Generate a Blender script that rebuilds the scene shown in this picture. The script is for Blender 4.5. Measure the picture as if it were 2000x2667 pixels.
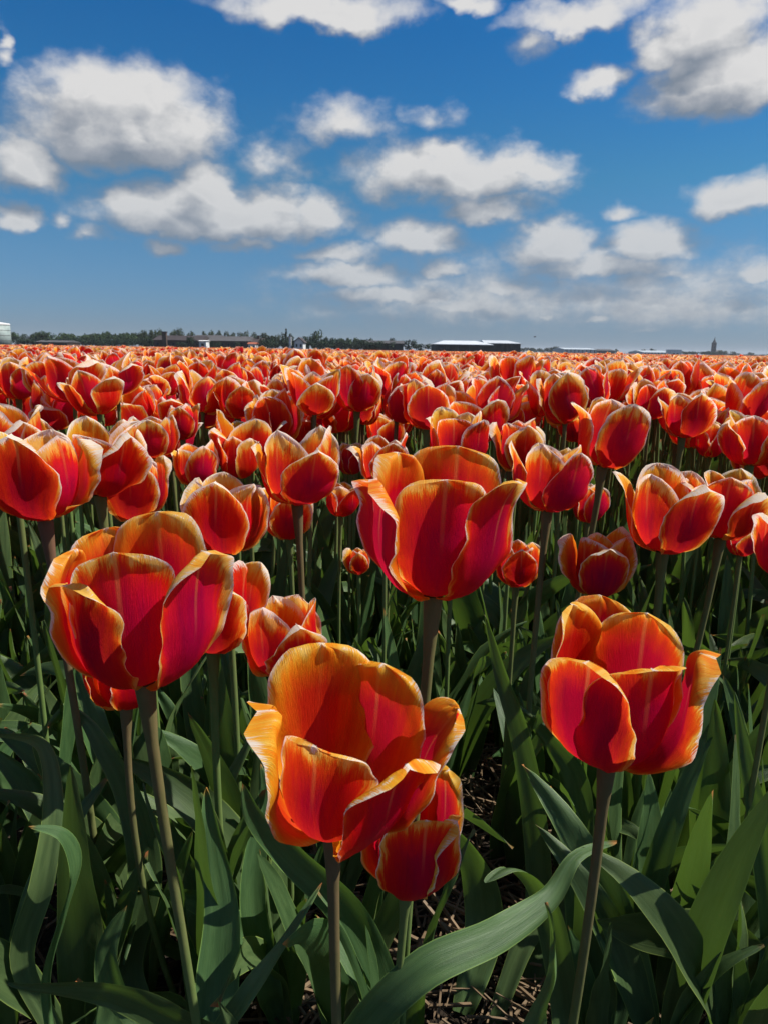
import bpy, math, random
import numpy as np
from mathutils import Vector, Matrix, noise
for o in list(bpy.data.objects): bpy.data.objects.remove(o)
scene = bpy.context.scene
COL = scene.collection
R = math.radians

# ------------------------------------------------------------------ camera
CAM_H, F, PITCH, ROLL = 0.55, 1850.0, R(12.85), R(0.86)
fwd = Vector((0, math.cos(PITCH), -math.sin(PITCH)))
rt0 = Vector((1, 0, 0)); up0 = rt0.cross(fwd)
rt = rt0*math.cos(ROLL) + up0*math.sin(ROLL)
upv = -rt0*math.sin(ROLL) + up0*math.cos(ROLL)
CP = Vector((0, 0, CAM_H))
cd = bpy.data.cameras.new('camera'); cam = bpy.data.objects.new('camera', cd); COL.objects.link(cam)
cam.matrix_world = Matrix.Translation(CP) @ Matrix((rt, upv, -fwd)).transposed().to_4x4()
cd.sensor_fit = 'VERTICAL'; cd.sensor_height = 17.3; cd.sensor_width = 13.0; cd.lens = 17.3*F/2667.0
cd.clip_start = 0.02; cd.clip_end = 9000
cd.dof.use_dof = True; cd.dof.focus_distance = 0.5; cd.dof.aperture_fstop = 20
scene.camera = cam

def ray(px, py):
    return fwd + rt*((px-1000)/F) - upv*((py-1333.5)/F)
def at(px, py, d):                       # point seen at this pixel, d metres along the optical axis
    return CP + ray(px, py)*d
def far(px, py, Y):                      # point seen at this pixel, Y metres out over the field
    r = ray(px, py); return CP + r*(Y/r.y)

# ------------------------------------------------------------------ light
SUN_EL, SUN_AZ = R(50), R(86)            # azimuth: clockwise from the view direction (+Y)
sd = Vector((math.sin(SUN_AZ)*math.cos(SUN_EL), math.cos(SUN_AZ)*math.cos(SUN_EL), math.sin(SUN_EL)))
sl = bpy.data.lights.new('sun', 'SUN'); sl.energy = 5.0; sl.angle = R(0.5); sl.color = (1, 0.95, 0.87)
so = bpy.data.objects.new('sun', sl); COL.objects.link(so)
so.rotation_euler = (-sd).to_track_quat('-Z', 'Y').to_euler()
scene.view_settings.view_transform = 'Standard'; scene.view_settings.look = 'None'
scene.view_settings.gamma = 1; scene.view_settings.exposure = 0.50
try: scene.view_settings.use_curve_mapping = False
except Exception: pass
SKY_STRENGTH = 0.06

class NT:
    def __init__(s, tree): s.t = tree; s.n = tree.nodes; s.l = tree.links
    def new(s, typ, **kw):
        n = s.n.new(typ)
        for k, v in kw.items():
            if k == 'ins':
                for i, x in v.items():
                    if isinstance(x, bpy.types.NodeSocket): s.l.new(x, n.inputs[i])
                    elif x is not None: n.inputs[i].default_value = x
            else: setattr(n, k, v)
        return n
    def m(s, op, a, b=0.0, c=None, clamp=False):
        n = s.new('ShaderNodeMath', operation=op, use_clamp=clamp, ins={0: a, 1: b})
        if c is not None:
            if isinstance(c, bpy.types.NodeSocket): s.l.new(c, n.inputs[2])
            else: n.inputs[2].default_value = c
        return n.outputs[0]
    def vm(s, op, a, b=(0, 0, 0)):
        n = s.new('ShaderNodeVectorMath', operation=op, ins={0: a, 1: b})
        return n.outputs['Value'] if op in ('LENGTH', 'DOT_PRODUCT') else n.outputs[0]
    def mix(s, f, a, b, bt='MIX'):
        n = s.new('ShaderNodeMix', data_type='RGBA', blend_type=bt)
        for i, x in ((0, f), (6, a), (7, b)):
            if isinstance(x, bpy.types.NodeSocket): s.l.new(x, n.inputs[i])
            else: n.inputs[i].default_value = x if i == 0 else (tuple(x)+(1,))[:4]
        return n.outputs[2]
    def ss(s, x, a, b, lo=0.0, hi=1.0):
        n = s.new('ShaderNodeMapRange', interpolation_type='SMOOTHSTEP', ins={0: x, 1: a, 2: b, 3: lo, 4: hi})
        return n.outputs[0]
    def noise(s, vec, scale, detail=3.0, rough=0.5):
        n = s.new('ShaderNodeTexNoise', ins={'Vector': vec, 'Scale': scale, 'Detail': detail, 'Roughness': rough})
        return n.outputs
    def ramp(s, f, stops):
        n = s.new('ShaderNodeValToRGB'); s.l.new(f, n.inputs[0]); e = n.color_ramp.elements
        e[0].position = stops[0][0]; e[0].color = tuple(stops[0][1])+(1,)
        e[1].position = stops[-1][0]; e[1].color = tuple(stops[-1][1])+(1,)
        for p, c in stops[1:-1]:
            x = e.new(p); x.color = tuple(c)+(1,)
        return n.outputs[0]

# clouds: (centre x, centre y, half width, half height, strength), in pixels of a 1659-wide picture
CL = [(275,255,235,125,1.5),(190,190,95,55,1.0),(330,215,80,65,1.1),(70,340,120,76,1.4),(30,455,62,36,1.2),
 (480,458,300,66,1.4),(440,400,85,62,1.2),(590,430,95,48,1.0),(700,455,70,50,1.0),(260,435,60,40,1.0),
 (975,372,245,70,1.1),(960,330,85,42,1.0),(1110,350,110,42,1.0),(1050,440,120,42,1.0),
 (900,508,120,44,1.0),(730,548,105,22,0.75),(1190,528,110,62,1.2),(1400,525,115,50,1.1),(1290,575,220,34,0.9),
 (1590,428,115,50,1.2),(730,262,110,45,0.6),(1570,150,210,110,1.3),(1530,60,170,85,1.3),(1420,110,90,60,1.1),(1290,180,60,38,0.95),
 (700,20,230,50,1.1),(1250,25,180,42,0.9),(1140,85,45,45,0.5),(1000,10,60,24,0.7),(600,345,70,45,0.42),
 (930,247,42,22,0.35),(360,528,46,28,0.9),(535,522,65,20,0.55),(1338,458,42,22,0.7),
 (750,592,150,34,1.1),(955,578,60,26,0.85),(1085,622,75,26,1.0),(870,636,200,30,0.95),(1000,662,110,22,0.85),
 (1290,688,42,15,0.85),(1175,682,36,11,0.6),(1400,708,50,10,0.55),(1640,585,80,38,0.8),
 (1430,640,440,90,0.62),(1050,640,420,80,0.55),(1450,590,110,18,0.5),(1560,640,90,14,0.5),(5,75,20,28,0.7),(14,122,28,20,0.5),(135,468,26,18,0.5),(205,502,40,18,0.45)]
def sky_pt(px, py):
    d = ray(px*1.2056, py*1.2056).normalized()
    return math.atan2(d.x, d.y), math.asin(d.z)

def make_group():
    g = bpy.data.node_groups.new('cloud_density', 'ShaderNodeTree')
    g.interface.new_socket(name='P', in_out='INPUT', socket_type='NodeSocketVector')
    g.interface.new_socket(name='D', in_out='OUTPUT', socket_type='NodeSocketFloat')
    t = NT(g); gi = g.nodes.new('NodeGroupInput'); go = g.nodes.new('NodeGroupOutput')
    P = gi.outputs[0]
    w1 = t.noise(t.vm('MULTIPLY', P, (1, 1.5, 1)), 11.0, 2.5, .55)[1]
    w1 = t.vm('MULTIPLY', t.vm('SUBTRACT', w1, (.5, .5, .5)), (.10, .060, 0))
    spy = t.new('ShaderNodeSeparateXYZ', ins={0: P}).outputs[1]
    sc_ = t.new('ShaderNodeVectorMath', operation='SCALE', ins={0: w1, 'Scale': t.ss(spy, .04, .24, .30, 1.0)}); w1 = sc_.outputs[0]
    w2 = t.noise(t.vm('MULTIPLY', P, (1, 1.4, 1)), 38.0, 3.0, .6)[1]
    w2 = t.vm('MULTIPLY', t.vm('SUBTRACT', w2, (.5, .5, .5)), (.022, .018, 0))
    Q = t.vm('ADD', t.vm('ADD', P, w1), w2)
    acc = None
    for (cx, cy, hw, hh, amp) in CL:
        a0, e0 = sky_pt(cx, cy+hh*0.25); a1, _ = sky_pt(cx+hw, cy+hh*0.25); _, e1 = sky_pt(cx, cy-hh)
        sa, se = 1/abs(a1-a0), 1/abs(e1-e0)
        Qi = Q
        if acc is not None:                      # chained through z so that the shader compiler works cloud after cloud
            q = t.new('ShaderNodeVectorMath', operation='MULTIPLY_ADD', ins={0: acc, 1: (0, 0, 1), 2: Q}); Qi = q.outputs[0]
        mp = t.new('ShaderNodeMapping', vector_type='POINT', ins={0: Qi, 1: (-a0*sa, -e0*se, 0), 3: (sa, se, 0)})
        v = mp.outputs[0]
        v = t.vm('MAXIMUM', v, t.vm('MULTIPLY', v, (-1, -1.7, 0)))
        ln = t.vm('LENGTH', v)
        d = t.m('MULTIPLY_ADD', ln, -amp, amp)
        acc = d if acc is None else t.m('MAXIMUM', acc, d)
    # the rest of the sky, outside the picture, carries the same kind of broken cumulus
    gen = t.noise(t.vm('MULTIPLY', P, (1, 1.9, 1)), 4.2, 2.0, .5)[0]
    gen = t.m('MULTIPLY_ADD', gen, 5.0, -2.75)
    sp = t.new('ShaderNodeSeparateXYZ', ins={0: P})
    out = t.m('MAXIMUM', t.ss(t.m('ABSOLUTE', sp.outputs[0]), .50, .66), t.ss(sp.outputs[1], .42, .54))
    gen = t.m('MULTIPLY_ADD', out, t.m('ADD', gen, 2.0), -2.0)
    acc = t.m('MAXIMUM', acc, gen)
    n1 = t.noise(t.vm('MULTIPLY', P, (1, 1.35, 1)), 26.0, 4.0, .55)[0]
    n2 = t.noise(t.vm('MULTIPLY', P, (1, 1.6, 1)), 90.0, 4.0, .6)[0]
    acc = t.m('ADD', acc, t.m('MULTIPLY_ADD', n1, .85, -.30))
    acc = t.m('ADD', acc, t.m('MULTIPLY_ADD', n2, .16, -.08))
    t.l.new(acc, go.inputs[0]); return g

world = bpy.data.worlds.new('World'); scene.world = world; world.use_nodes = True
def build_world():
    t = NT(world.node_tree); t.n.clear()
    out = t.new('ShaderNodeOutputWorld'); bg = t.new('ShaderNodeBackground'); t.l.new(bg.outputs[0], out.inputs[0])
    sky = t.new('ShaderNodeTexSky', sky_type='NISHITA', sun_disc=False, sun_elevation=SUN_EL, sun_rotation=SUN_AZ,
                altitude=200, air_density=1.0, dust_density=0.6, ozone_density=3.0)
    tc = t.new('ShaderNodeTexCoord')
    nrm = t.vm('NORMALIZE', tc.outputs['Generated'])
    sp = t.new('ShaderNodeSeparateXYZ', ins={0: nrm})
    az = t.m('ARCTAN2', sp.outputs[0], sp.outputs[1]); el = t.m('ARCSINE', sp.outputs[2])
    P = t.new('ShaderNodeCombineXYZ', ins={0: az, 1: el}).outputs[0]
    g = make_group()
    def dens(vec):
        n = t.new('ShaderNodeGroup', node_tree=g); t.l.new(vec, n.inputs[0]); return n.outputs[0]
    D0 = dens(P); D1 = dens(t.vm('ADD', P, (.014, .034, 0)))
    al = t.ss(D0, -.16, .70)
    lit = t.m('MULTIPLY_ADD', t.m('SUBTRACT', D0, D1), .78, .50, clamp=True)
    lit = t.m('SUBTRACT', lit, t.m('MULTIPLY', t.m('SUBTRACT', 1.0, al), .16), clamp=True)
    core = t.ss(D0, .5, 1.4)                                     # thick middles are greyer
    lit = t.m('SUBTRACT', lit, t.m('MULTIPLY', core, .15), clamp=True)
    ccol = t.ramp(lit, [(0, (.25, .30, .37)), (.35, (.42, .45, .50)), (.62, (.64, .65, .67)), (.9, (.88, .87, .86))])
    # nearer the horizon the clouds sit behind more air
    dist = t.ss(el, .03, .30)
    ccol = t.mix(dist, t.mix(.30, ccol, (.34, .39, .45)), ccol)
    amax = t.m('MULTIPLY_ADD', dist, .13, .84)
    al = t.m('MULTIPLY', al, amax)
    al = t.m('MULTIPLY', al, t.ss(el, .004, .05))
    k = t.vm('SCALE', ccol, (0, 0, 0)); k.node.inputs['Scale'].default_value = 0.59/SKY_STRENGTH
    tint = t.ramp(t.m('MULTIPLY', el, 2.0), [(0, (.38, .57, 1.06)), (.054, (.37, .57, 1.02)), (.234, (.36, .68, 1.04)), (.42, (.28, .76, 1.06)), (.604, (.18, .73, 1.20)), (.77, (.125, .70, 1.26)), (1, (.115, .68, 1.22))])
    skc = t.mix(1.0, sky.outputs[0], tint, 'MULTIPLY'); skc = t.vm('MULTIPLY', skc, (1.10, 1.04, .93))
    col = t.mix(al, skc, k)
    t.l.new(col, bg.inputs[0]); bg.inputs[1].default_value = SKY_STRENGTH
world.cycles.sampling_method = 'MANUAL'; world.cycles.sample_map_resolution = 256
build_world()

# ------------------------------------------------------------------ helpers
def mesh_obj(name, verts, faces, mat=None, parent=None, smooth=True, attrs=None, uv=None):
    me = bpy.data.meshes.new(name); me.from_pydata([tuple(v) for v in verts], [], faces); me.update()
    if smooth and len(me.polygons): me.polygons.foreach_set('use_smooth', [True]*len(me.polygons))
    if attrs:
        for k, a in attrs.items():
            at_ = me.attributes.new(k, 'FLOAT', 'POINT'); at_.data.foreach_set('value', np.asarray(a, dtype=np.float32))
    if mat: me.materials.append(mat)
    o = bpy.data.objects.new(name, me)
    COL.objects.link(o)
    if parent: o.parent = parent
    return o
def tag(o, label=None, cat=None, group=None, kind=None):
    if label: o['label'] = label
    if cat: o['category'] = cat
    if group: o['group'] = group
    if kind: o['kind'] = kind
    return o
def empty(name, loc=(0, 0, 0)):
    o = bpy.data.objects.new(name, None); o.empty_display_size = .05; COL.objects.link(o); o.location = loc; return o

class MB:
    def __init__(s): s.v = []; s.f = []
    def add(s, v, f):
        b = len(s.v); s.v += [tuple(x) for x in v]; s.f += [tuple(i+b for i in q) for q in f]; return s
    def box(s, x0, x1, y0, y1, z0, z1):
        v = [(x0,y0,z0),(x1,y0,z0),(x1,y1,z0),(x0,y1,z0),(x0,y0,z1),(x1,y0,z1),(x1,y1,z1),(x0,y1,z1)]
        return s.add(v, [(0,3,2,1),(4,5,6,7),(0,1,5,4),(1,2,6,5),(2,3,7,6),(3,0,4,7)])
    def gable(s, x0, x1, y0, y1, z0, z1, axis='x', over=.0):      # ridge runs along axis
        if axis == 'x':
            ym = (y0+y1)/2
            v = [(x0,y0,z0),(x1,y0,z0),(x1,y1,z0),(x0,y1,z0),(x0,ym,z1),(x1,ym,z1)]
            return s.add(v, [(0,1,5,4),(2,3,4,5),(0,4,3),(1,2,5),(0,3,2,1)])
        xm = (x0+x1)/2
        v = [(x0,y0,z0),(x1,y0,z0),(x1,y1,z0),(x0,y1,z0),(xm,y0,z1),(xm,y1,z1)]
        return s.add(v, [(0,1,4),(2,3,5),(1,2,5,4),(3,0,4,5),(0,3,2,1)])
    def tube(s, pts, rad, n=8, cap=True):
        pts = [Vector(p) for p in pts]; m = len(pts); base = len(s.v); vv = []; ff = []
        for i, p in enumerate(pts):
            tg = (pts[min(i+1, m-1)]-pts[max(i-1, 0)]).normalized()
            a = tg.orthogonal().normalized() if i == 0 else (a - tg*a.dot(tg)).normalized()
            b = tg.cross(a); r = rad[i] if hasattr(rad, '__len__') else rad
            for k in range(n):
                c = 2*math.pi*k/n; vv.append(p + a*(r*math.cos(c)) + b*(r*math.sin(c)))
        for i in range(m-1):
            for k in range(n): ff.append((i*n+k, i*n+(k+1) % n, (i+1)*n+(k+1) % n, (i+1)*n+k))
        if cap: ff.append(tuple(range(n))[::-1]); ff.append(tuple((m-1)*n+k for k in range(n)))
        return s.add(vv, ff)
    def obj(s, name, mat, parent=None, smooth=False): return mesh_obj(name, s.v, s.f, mat, parent, smooth)

def principled(name, col, rough=.7, spec=.3):
    m = bpy.data.materials.new(name); m.use_nodes = True; t = NT(m.node_tree)
    b = t.n['Principled BSDF']; b.inputs['Base Color'].default_value = tuple(col)+(1,)
    b.inputs['Roughness'].default_value = rough; b.inputs['Specular IOR Level'].default_value = spec
    return m, t, b
def varied(name, c1, c2, scale, rough=.8, bump=0.0, spec=.25, detail=4):
    m, t, b = principled(name, c1, rough, spec)
    tc = t.new('ShaderNodeTexCoord')
    f = t.noise(tc.outputs['Object'], scale, detail, .6)[0]
    c = t.mix(t.ss(f, .35, .65), c1, c2)
    oi = t.new('ShaderNodeObjectInfo')
    hv = t.new('ShaderNodeHueSaturation', ins={'Value': t.m('MULTIPLY_ADD', oi.outputs['Random'], .3, .85), 'Color': c})
    t.l.new(hv.outputs[0], b.inputs['Base Color'])
    if bump:
        bn = t.new('ShaderNodeBump', ins={'Strength': .6, 'Distance': bump, 'Height': f}); t.l.new(bn.outputs[0], b.inputs['Normal'])
    return m

# ------------------------------------------------------------------ plant materials
def petal_material():
    m = bpy.data.materials.new('petal'); m.use_nodes = True; t = NT(m.node_tree); t.n.clear()
    out = t.new('ShaderNodeOutputMaterial')
    A = lambda n: t.new('ShaderNodeAttribute', attribute_name=n).outputs['Fac']
    rim, fan, v, u = A('rim'), A('fan'), A('pv'), A('pu')
    oi = t.new('ShaderNodeObjectInfo').outputs['Random']
    geo = t.new('ShaderNodeNewGeometry')
    w = t.m('MULTIPLY', oi, 37.0)
    vec = t.new('ShaderNodeCombineXYZ', ins={0: t.m('MULTIPLY', fan, 9.0), 1: t.m('MULTIPLY', v, 1.6), 2: w}).outputs[0]
    s1 = t.ss(t.noise(vec, 9.0, 3.0, .65)[0], .28, .72)          # fine feathering
    vec2 = t.new('ShaderNodeCombineXYZ', ins={0: t.m('MULTIPLY', fan, 3.0), 1: t.m('MULTIPLY', v, 1.2), 2: w}).outputs[0]
    s2 = t.noise(vec2, 2.2, 2.0, .5)[0]          # broad flames
    oi2 = t.m('FRACT', t.m('MULTIPLY', oi, 7.31))
    d = t.m('ADD', t.m('SUBTRACT', rim, t.ss(v, .5, 1.0, 0, .05)), t.m('MULTIPLY_ADD', s1, .17, -.06))
    d = t.m('ADD', d, t.m('MULTIPLY_ADD', s2, .56, -.28))
    d = t.m('ADD', d, t.m('MULTIPLY_ADD', oi2, .24, -.12))
    lowv = t.ss(v, .15, .62, .22, 0.0)            # colour margin narrows towards the base
    d = t.m('ADD', d, t.m('MULTIPLY', lowv, t.ss(rim, .0, .25)))
    wh = t.m('ADD', rim, t.m('MULTIPLY_ADD', s1, .075, -.037))
    outer = t.ramp(d, [(0, (.94, .54, .12)), (.06, (.92, .40, .045)), (.13, (.86, .14, .010)), (.21, (.80, .030, .008)), (.38, (.70, .007, .012)), (.7, (.58, .003, .026)), (1, (.44, .002, .040))])
    inner = t.ramp(d, [(0, (.95, .60, .12)), (.10, (.93, .46, .035)), (.28, (.92, .26, .010)), (.58, (.88, .11, .007)), (.95, (.78, .020, .005))])
    mid = t.ss(t.m('ABSOLUTE', u), .012, .05, 1, 0)
    mid = t.m('MULTIPLY', mid, t.ss(v, .45, .95))
    outer = t.mix(t.m('MULTIPLY', mid, .35), outer, (.90, .42, .14))
    base = t.ss(v, .02, .12, 1, 0)
    inner = t.mix(t.m('MULTIPLY', base, .8), inner, (.75, .55, .03))
    white = t.ss(wh, .026, .060, 1, 0)
    white = t.m('MULTIPLY', white, t.ss(v, .30, .62))
    outer = t.mix(white, outer, (.95, .84, .76)); inner = t.mix(white, inner, (.95, .86, .72))
    # dull purplish bloom on some outer backs
    pu = t.noise(vec2, 1.3, 2.0, .5)[0]
    outer = t.mix(t.m('MULTIPLY', t.m('MULTIPLY', t.ss(pu, .52, .72), t.ss(d, .4, .75)), .45), outer, (.24, .004, .035))
    vec3 = t.new('ShaderNodeCombineXYZ', ins={0: t.m('MULTIPLY', fan, 30.0), 1: t.m('MULTIPLY', v, 1.2), 2: w}).outputs[0]
    s3 = t.noise(vec3, 6.0, 2.0, .6)[0]
    streak = t.m('ADD', t.m('MULTIPLY_ADD', s1, .16, .80), t.m('MULTIPLY', s3, .26))
    col = t.mix(geo.outputs['Backfacing'], outer, inner)
    hs = t.new('ShaderNodeHueSaturation', ins={'Color': col, 'Value': streak, 'Hue': t.m('MULTIPLY_ADD', oi, .020, .488)})
    col = hs.outputs[0]
    tcol = t.mix(.16, outer, inner)
    bump = t.new('ShaderNodeBump', ins={'Strength': .45, 'Distance': .0008, 'Height': s1})
    pb = t.new('ShaderNodeBsdfPrincipled', ins={'Base Color': col, 'Roughness': .42, 'Specular IOR Level': .12, 'Normal': bump.outputs[0]})
    tr = t.new('ShaderNodeBsdfTranslucent', ins={'Color': tcol, 'Normal': bump.outputs[0]})
    mx = t.new('ShaderNodeMixShader', ins={0: .50, 1: pb.outputs[0], 2: tr.outputs[0]})
    t.l.new(mx.outputs[0], out.inputs[0]); return m

def leaf_material(name='leaf', c1=(.040, .078, .026), c2=(.072, .125, .042), tcol=(.14, .26, .03)):
    m = bpy.data.materials.new(name); m.use_nodes = True; t = NT(m.node_tree); t.n.clear()
    out = t.new('ShaderNodeOutputMaterial')
    A = lambda n: t.new('ShaderNodeAttribute', attribute_name=n).outputs['Fac']
    u, v = A('pu'), A('pv'); oi = t.new('ShaderNodeObjectInfo').outputs['Random']
    w = t.m('MULTIPLY', oi, 23.0)
    vec = t.new('ShaderNodeCombineXYZ', ins={0: t.m('MULTIPLY', u, 8.0), 1: t.m('MULTIPLY', v, .7), 2: w}).outputs[0]
    s = t.noise(vec, 5.0, 3.0, .6)[0]
    vec2 = t.new('ShaderNodeCombineXYZ', ins={0: t.m('MULTIPLY', u, 1.2), 1: t.m('MULTIPLY', v, 3.5), 2: w}).outputs[0]
    b = t.noise(vec2, 1.8, 3.0, .6)[0]
    col = t.mix(t.ss(b, .3, .7), c1, c2)
    col = t.mix(t.m('MULTIPLY', t.ss(s, .45, .75), .35), col, (.085, .16, .07))
    edge = t.ss(t.m('ABSOLUTE', u), .93, 1.0)
    col = t.mix(t.m('MULTIPLY', edge, .8), col, (.20, .30, .07))
    tip = t.ss(v, .955, 1.0)
    col = t.mix(t.m('MULTIPLY', tip, t.ss(oi, .3, .6)), col, (.32, .13, .04))
    hs = t.new('ShaderNodeHueSaturation', ins={'Color': col, 'Value': t.m('MULTIPLY_ADD', oi, .45, .78), 'Hue': t.m('MULTIPLY_ADD', t.m('FRACT', t.m('MULTIPLY', oi, 5.7)), .04, .48)})
    bump = t.new('ShaderNodeBump', ins={'Strength': .5, 'Distance': .0006, 'Height': s})
    pb = t.new('ShaderNodeBsdfPrincipled', ins={'Base Color': hs.outputs[0], 'Roughness': .46, 'Specular IOR Level': .30, 'Normal': bump.outputs[0]})
    tr = t.new('ShaderNodeBsdfTranslucent', ins={'Color': tcol+(1,)})
    mx = t.new('ShaderNodeMixShader', ins={0: .22, 1: pb.outputs[0], 2: tr.outputs[0]})
    t.l.new(mx.outputs[0], out.inputs[0]); return m

def stem_material():
    m, t, b = principled('stem', (.09, .13, .04), .6, .15)
    A = lambda n: t.new('ShaderNodeAttribute', attribute_name=n).outputs['Fac']
    v, br = A('pv'), A('brown'); oi = t.new('ShaderNodeObjectInfo').outputs['Random']
    tc = t.new('ShaderNodeTexCoord')
    f = t.noise(t.vm('MULTIPLY', tc.outputs['Object'], (1, 1, .35)), 220.0, 3.0, .6)[0]
    g = t.mix(f, (.075, .13, .030), (.14, .21, .065))
    bw = t.mix(f, (.085, .042, .026), (.18, .095, .060))
    k = t.m('MULTIPLY', t.m('ADD', t.ss(v, .25, .95, .15, .85), t.m('MULTIPLY_ADD', oi, .5, -.3)), br, clamp=True)
    k2 = t.m('ADD', k, t.m('MULTIPLY_ADD', f, .3, -.15), clamp=True)
    t.l.new(t.mix(k2, g, bw), b.inputs['Base Color'])
    bn = t.new('ShaderNodeBump', ins={'Strength': .4, 'Distance': .0005, 'Height': f}); t.l.new(bn.outputs[0], b.inputs['Normal'])
    return m
M_PETAL, M_LEAF, M_STEM = petal_material(), leaf_material(), stem_material()
M_PISTIL = varied('pistil', (.35, .38, .08), (.5, .45, .15), 300)

# ------------------------------------------------------------------ petals
def interp(x, xs, ys): return np.interp(x, xs, ys)
TH_V = [0, .12, .30, .55, .80, 1.0]
def petal_arrays(L, W, th, phi, nu=12, nv=14, rc=1.0, curl=0.0, ruff=.0022, point=.5, r0=.004, seed=0, skew=0.0, z0=0.0, dent=.0007, tipcurl=0.0, flat=.35, keel=.08, roll=.0, rimk=1.0, tipk=.0):
    """one petal of a head whose axis is +Z and whose base is the origin; phi=0 faces the camera side (-Y)"""
    vs = np.linspace(0, 1, nv+1); vs = 1-(1-vs)**1.35
    us = np.linspace(-1, 1, nu+1); us = np.sign(us)*(1-(1-np.abs(us))**1.2)
    fine = np.linspace(0, 1, 101)
    tha = np.radians(interp(fine, TH_V, th)); tha = np.convolve(np.pad(tha, 8, 'edge'), np.ones(17)/17, 'valid')
    r = r0+np.concatenate([[0], np.cumsum(np.cos(tha[:-1])*L/100)]); z = z0+np.concatenate([[0], np.cumsum(np.sin(tha[:-1])*L/100)])
    def wid(v):
        lo = .20 + .80*np.sin(np.clip(v/.58, 0, 1)*math.pi/2)**1.1
        tt = np.clip((v-.58)/.42, 0, 1)
        hi = np.clip(1-np.clip(tt/.98, 0, 1)**(2.7-point*.9), 0, 1)**max(.30, .50+.22*point)
        return W*lo*np.maximum(hi, .09*(1-tt)**.5)
    ov = np.linspace(0, 1, 60); ow = wid(ov)
    outx = np.concatenate([ow, -ow]); outy = np.concatenate([ov, ov])*L
    verts = []; rim = []; fan = []; pv = []; pu = []
    sx = seed*7.13
    ca, sa = math.cos(phi), math.sin(phi)
    for v in vs:
        rr = np.interp(v, fine, r); zz = np.interp(v, fine, z); ta = np.interp(v, fine, tha)
        w = float(wid(np.array([v]))[0])
        Rc = max(.011, abs(rr)*rc*(1.0+flat*v)+.004*(flat > 0))
        for u in us:
            wu = w*(1+(.15*noise.noise(Vector((v*3.1+sx, math.copysign(4, u), 1.7)))+.075*noise.noise(Vector((v*11+sx, math.copysign(7, u), 2.7))))*min(1, abs(u)*1.5))
            x = u*wu; a = x/Rc
            if abs(a) > 1.5: a = math.copysign(1.5, a)
            lat = Rc*math.sin(a); inn = Rc*(1-math.cos(a))
            e = max(np.hypot(u, 0)**3, max(0, (v-.72)/.28)**2)*min(1, w/(.34*W))
            # the edge rolls outwards (curl>0) or inwards
            inn -= curl*W*abs(u)**3*min(1, v*1.8)*.55
            wave = noise.noise(Vector((u*1.3+sx, v*2.6, sx)))*1.0 + .55*noise.noise(Vector((u*3.2, v*6.5+sx, sx+9)))
            inn += keel*W*(abs(u)-.5*u*u)*min(1, v*1.6)*(1 if w > .25*W else w/(.25*W))
            inn -= roll*W*max(0, (abs(u)-.62)/.38)**2*min(1, max(0, v-.25)*2.5)*(1 if w > .4*W else w/(.4*W))
            inn += wave*ruff*(.35+2.0*e)
            inn += tipcurl*W*max(0, (v-.75)/.25)**2
            inn -= -dent*math.exp(-(u/.10)**2)*min(1, v*2)
            zz2 = zz + ruff*1.1*e*noise.noise(Vector((u*4.0+sx, 3.3, sx)))
            lat += skew*v*v*W
            # local frame: outward o, up along the petal; the inward normal is (-sin ta * o + cos ta * z)
            ro = rr - inn*math.sin(ta); zo = zz2 + inn*math.cos(ta)*.7
            X = lat; O = ro
            # phi = 0 -> outward is -Y, lateral is +X
            verts.append((X*ca + O*sa, X*sa - O*ca, zo))
            x = u*w; d = float(np.min(np.hypot(outx-x, outy-v*L)))
            if v > .99: d = 0
            rim.append(d/W*rimk*(1-tipk*max(0, (v-.55)/.45))); pv.append(v); pu.append(u*w/W); fan.append(x/W/(.35+.75*v))
    n = len(us)
    faces = [(i*n+j, i*n+j+1, (i+1)*n+j+1, (i+1)*n+j) for i in range(len(vs)-1) for j in range(n-1)]
    return verts, faces, dict(rim=rim, fan=fan, pv=pv, pu=pu)

def petal_mesh(**kw):
    v, f, a = petal_arrays(**kw)
    me = bpy.data.meshes.new('petal'); me.from_pydata(v, [], f); me.update()
    me.polygons.foreach_set('use_smooth', [True]*len(me.polygons))
    for k, x in a.items():
        q = me.attributes.new(k, 'FLOAT', 'POINT'); q.data.foreach_set('value', np.asarray(x, dtype=np.float32))
    me.materials.append(M_PETAL); return me

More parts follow.
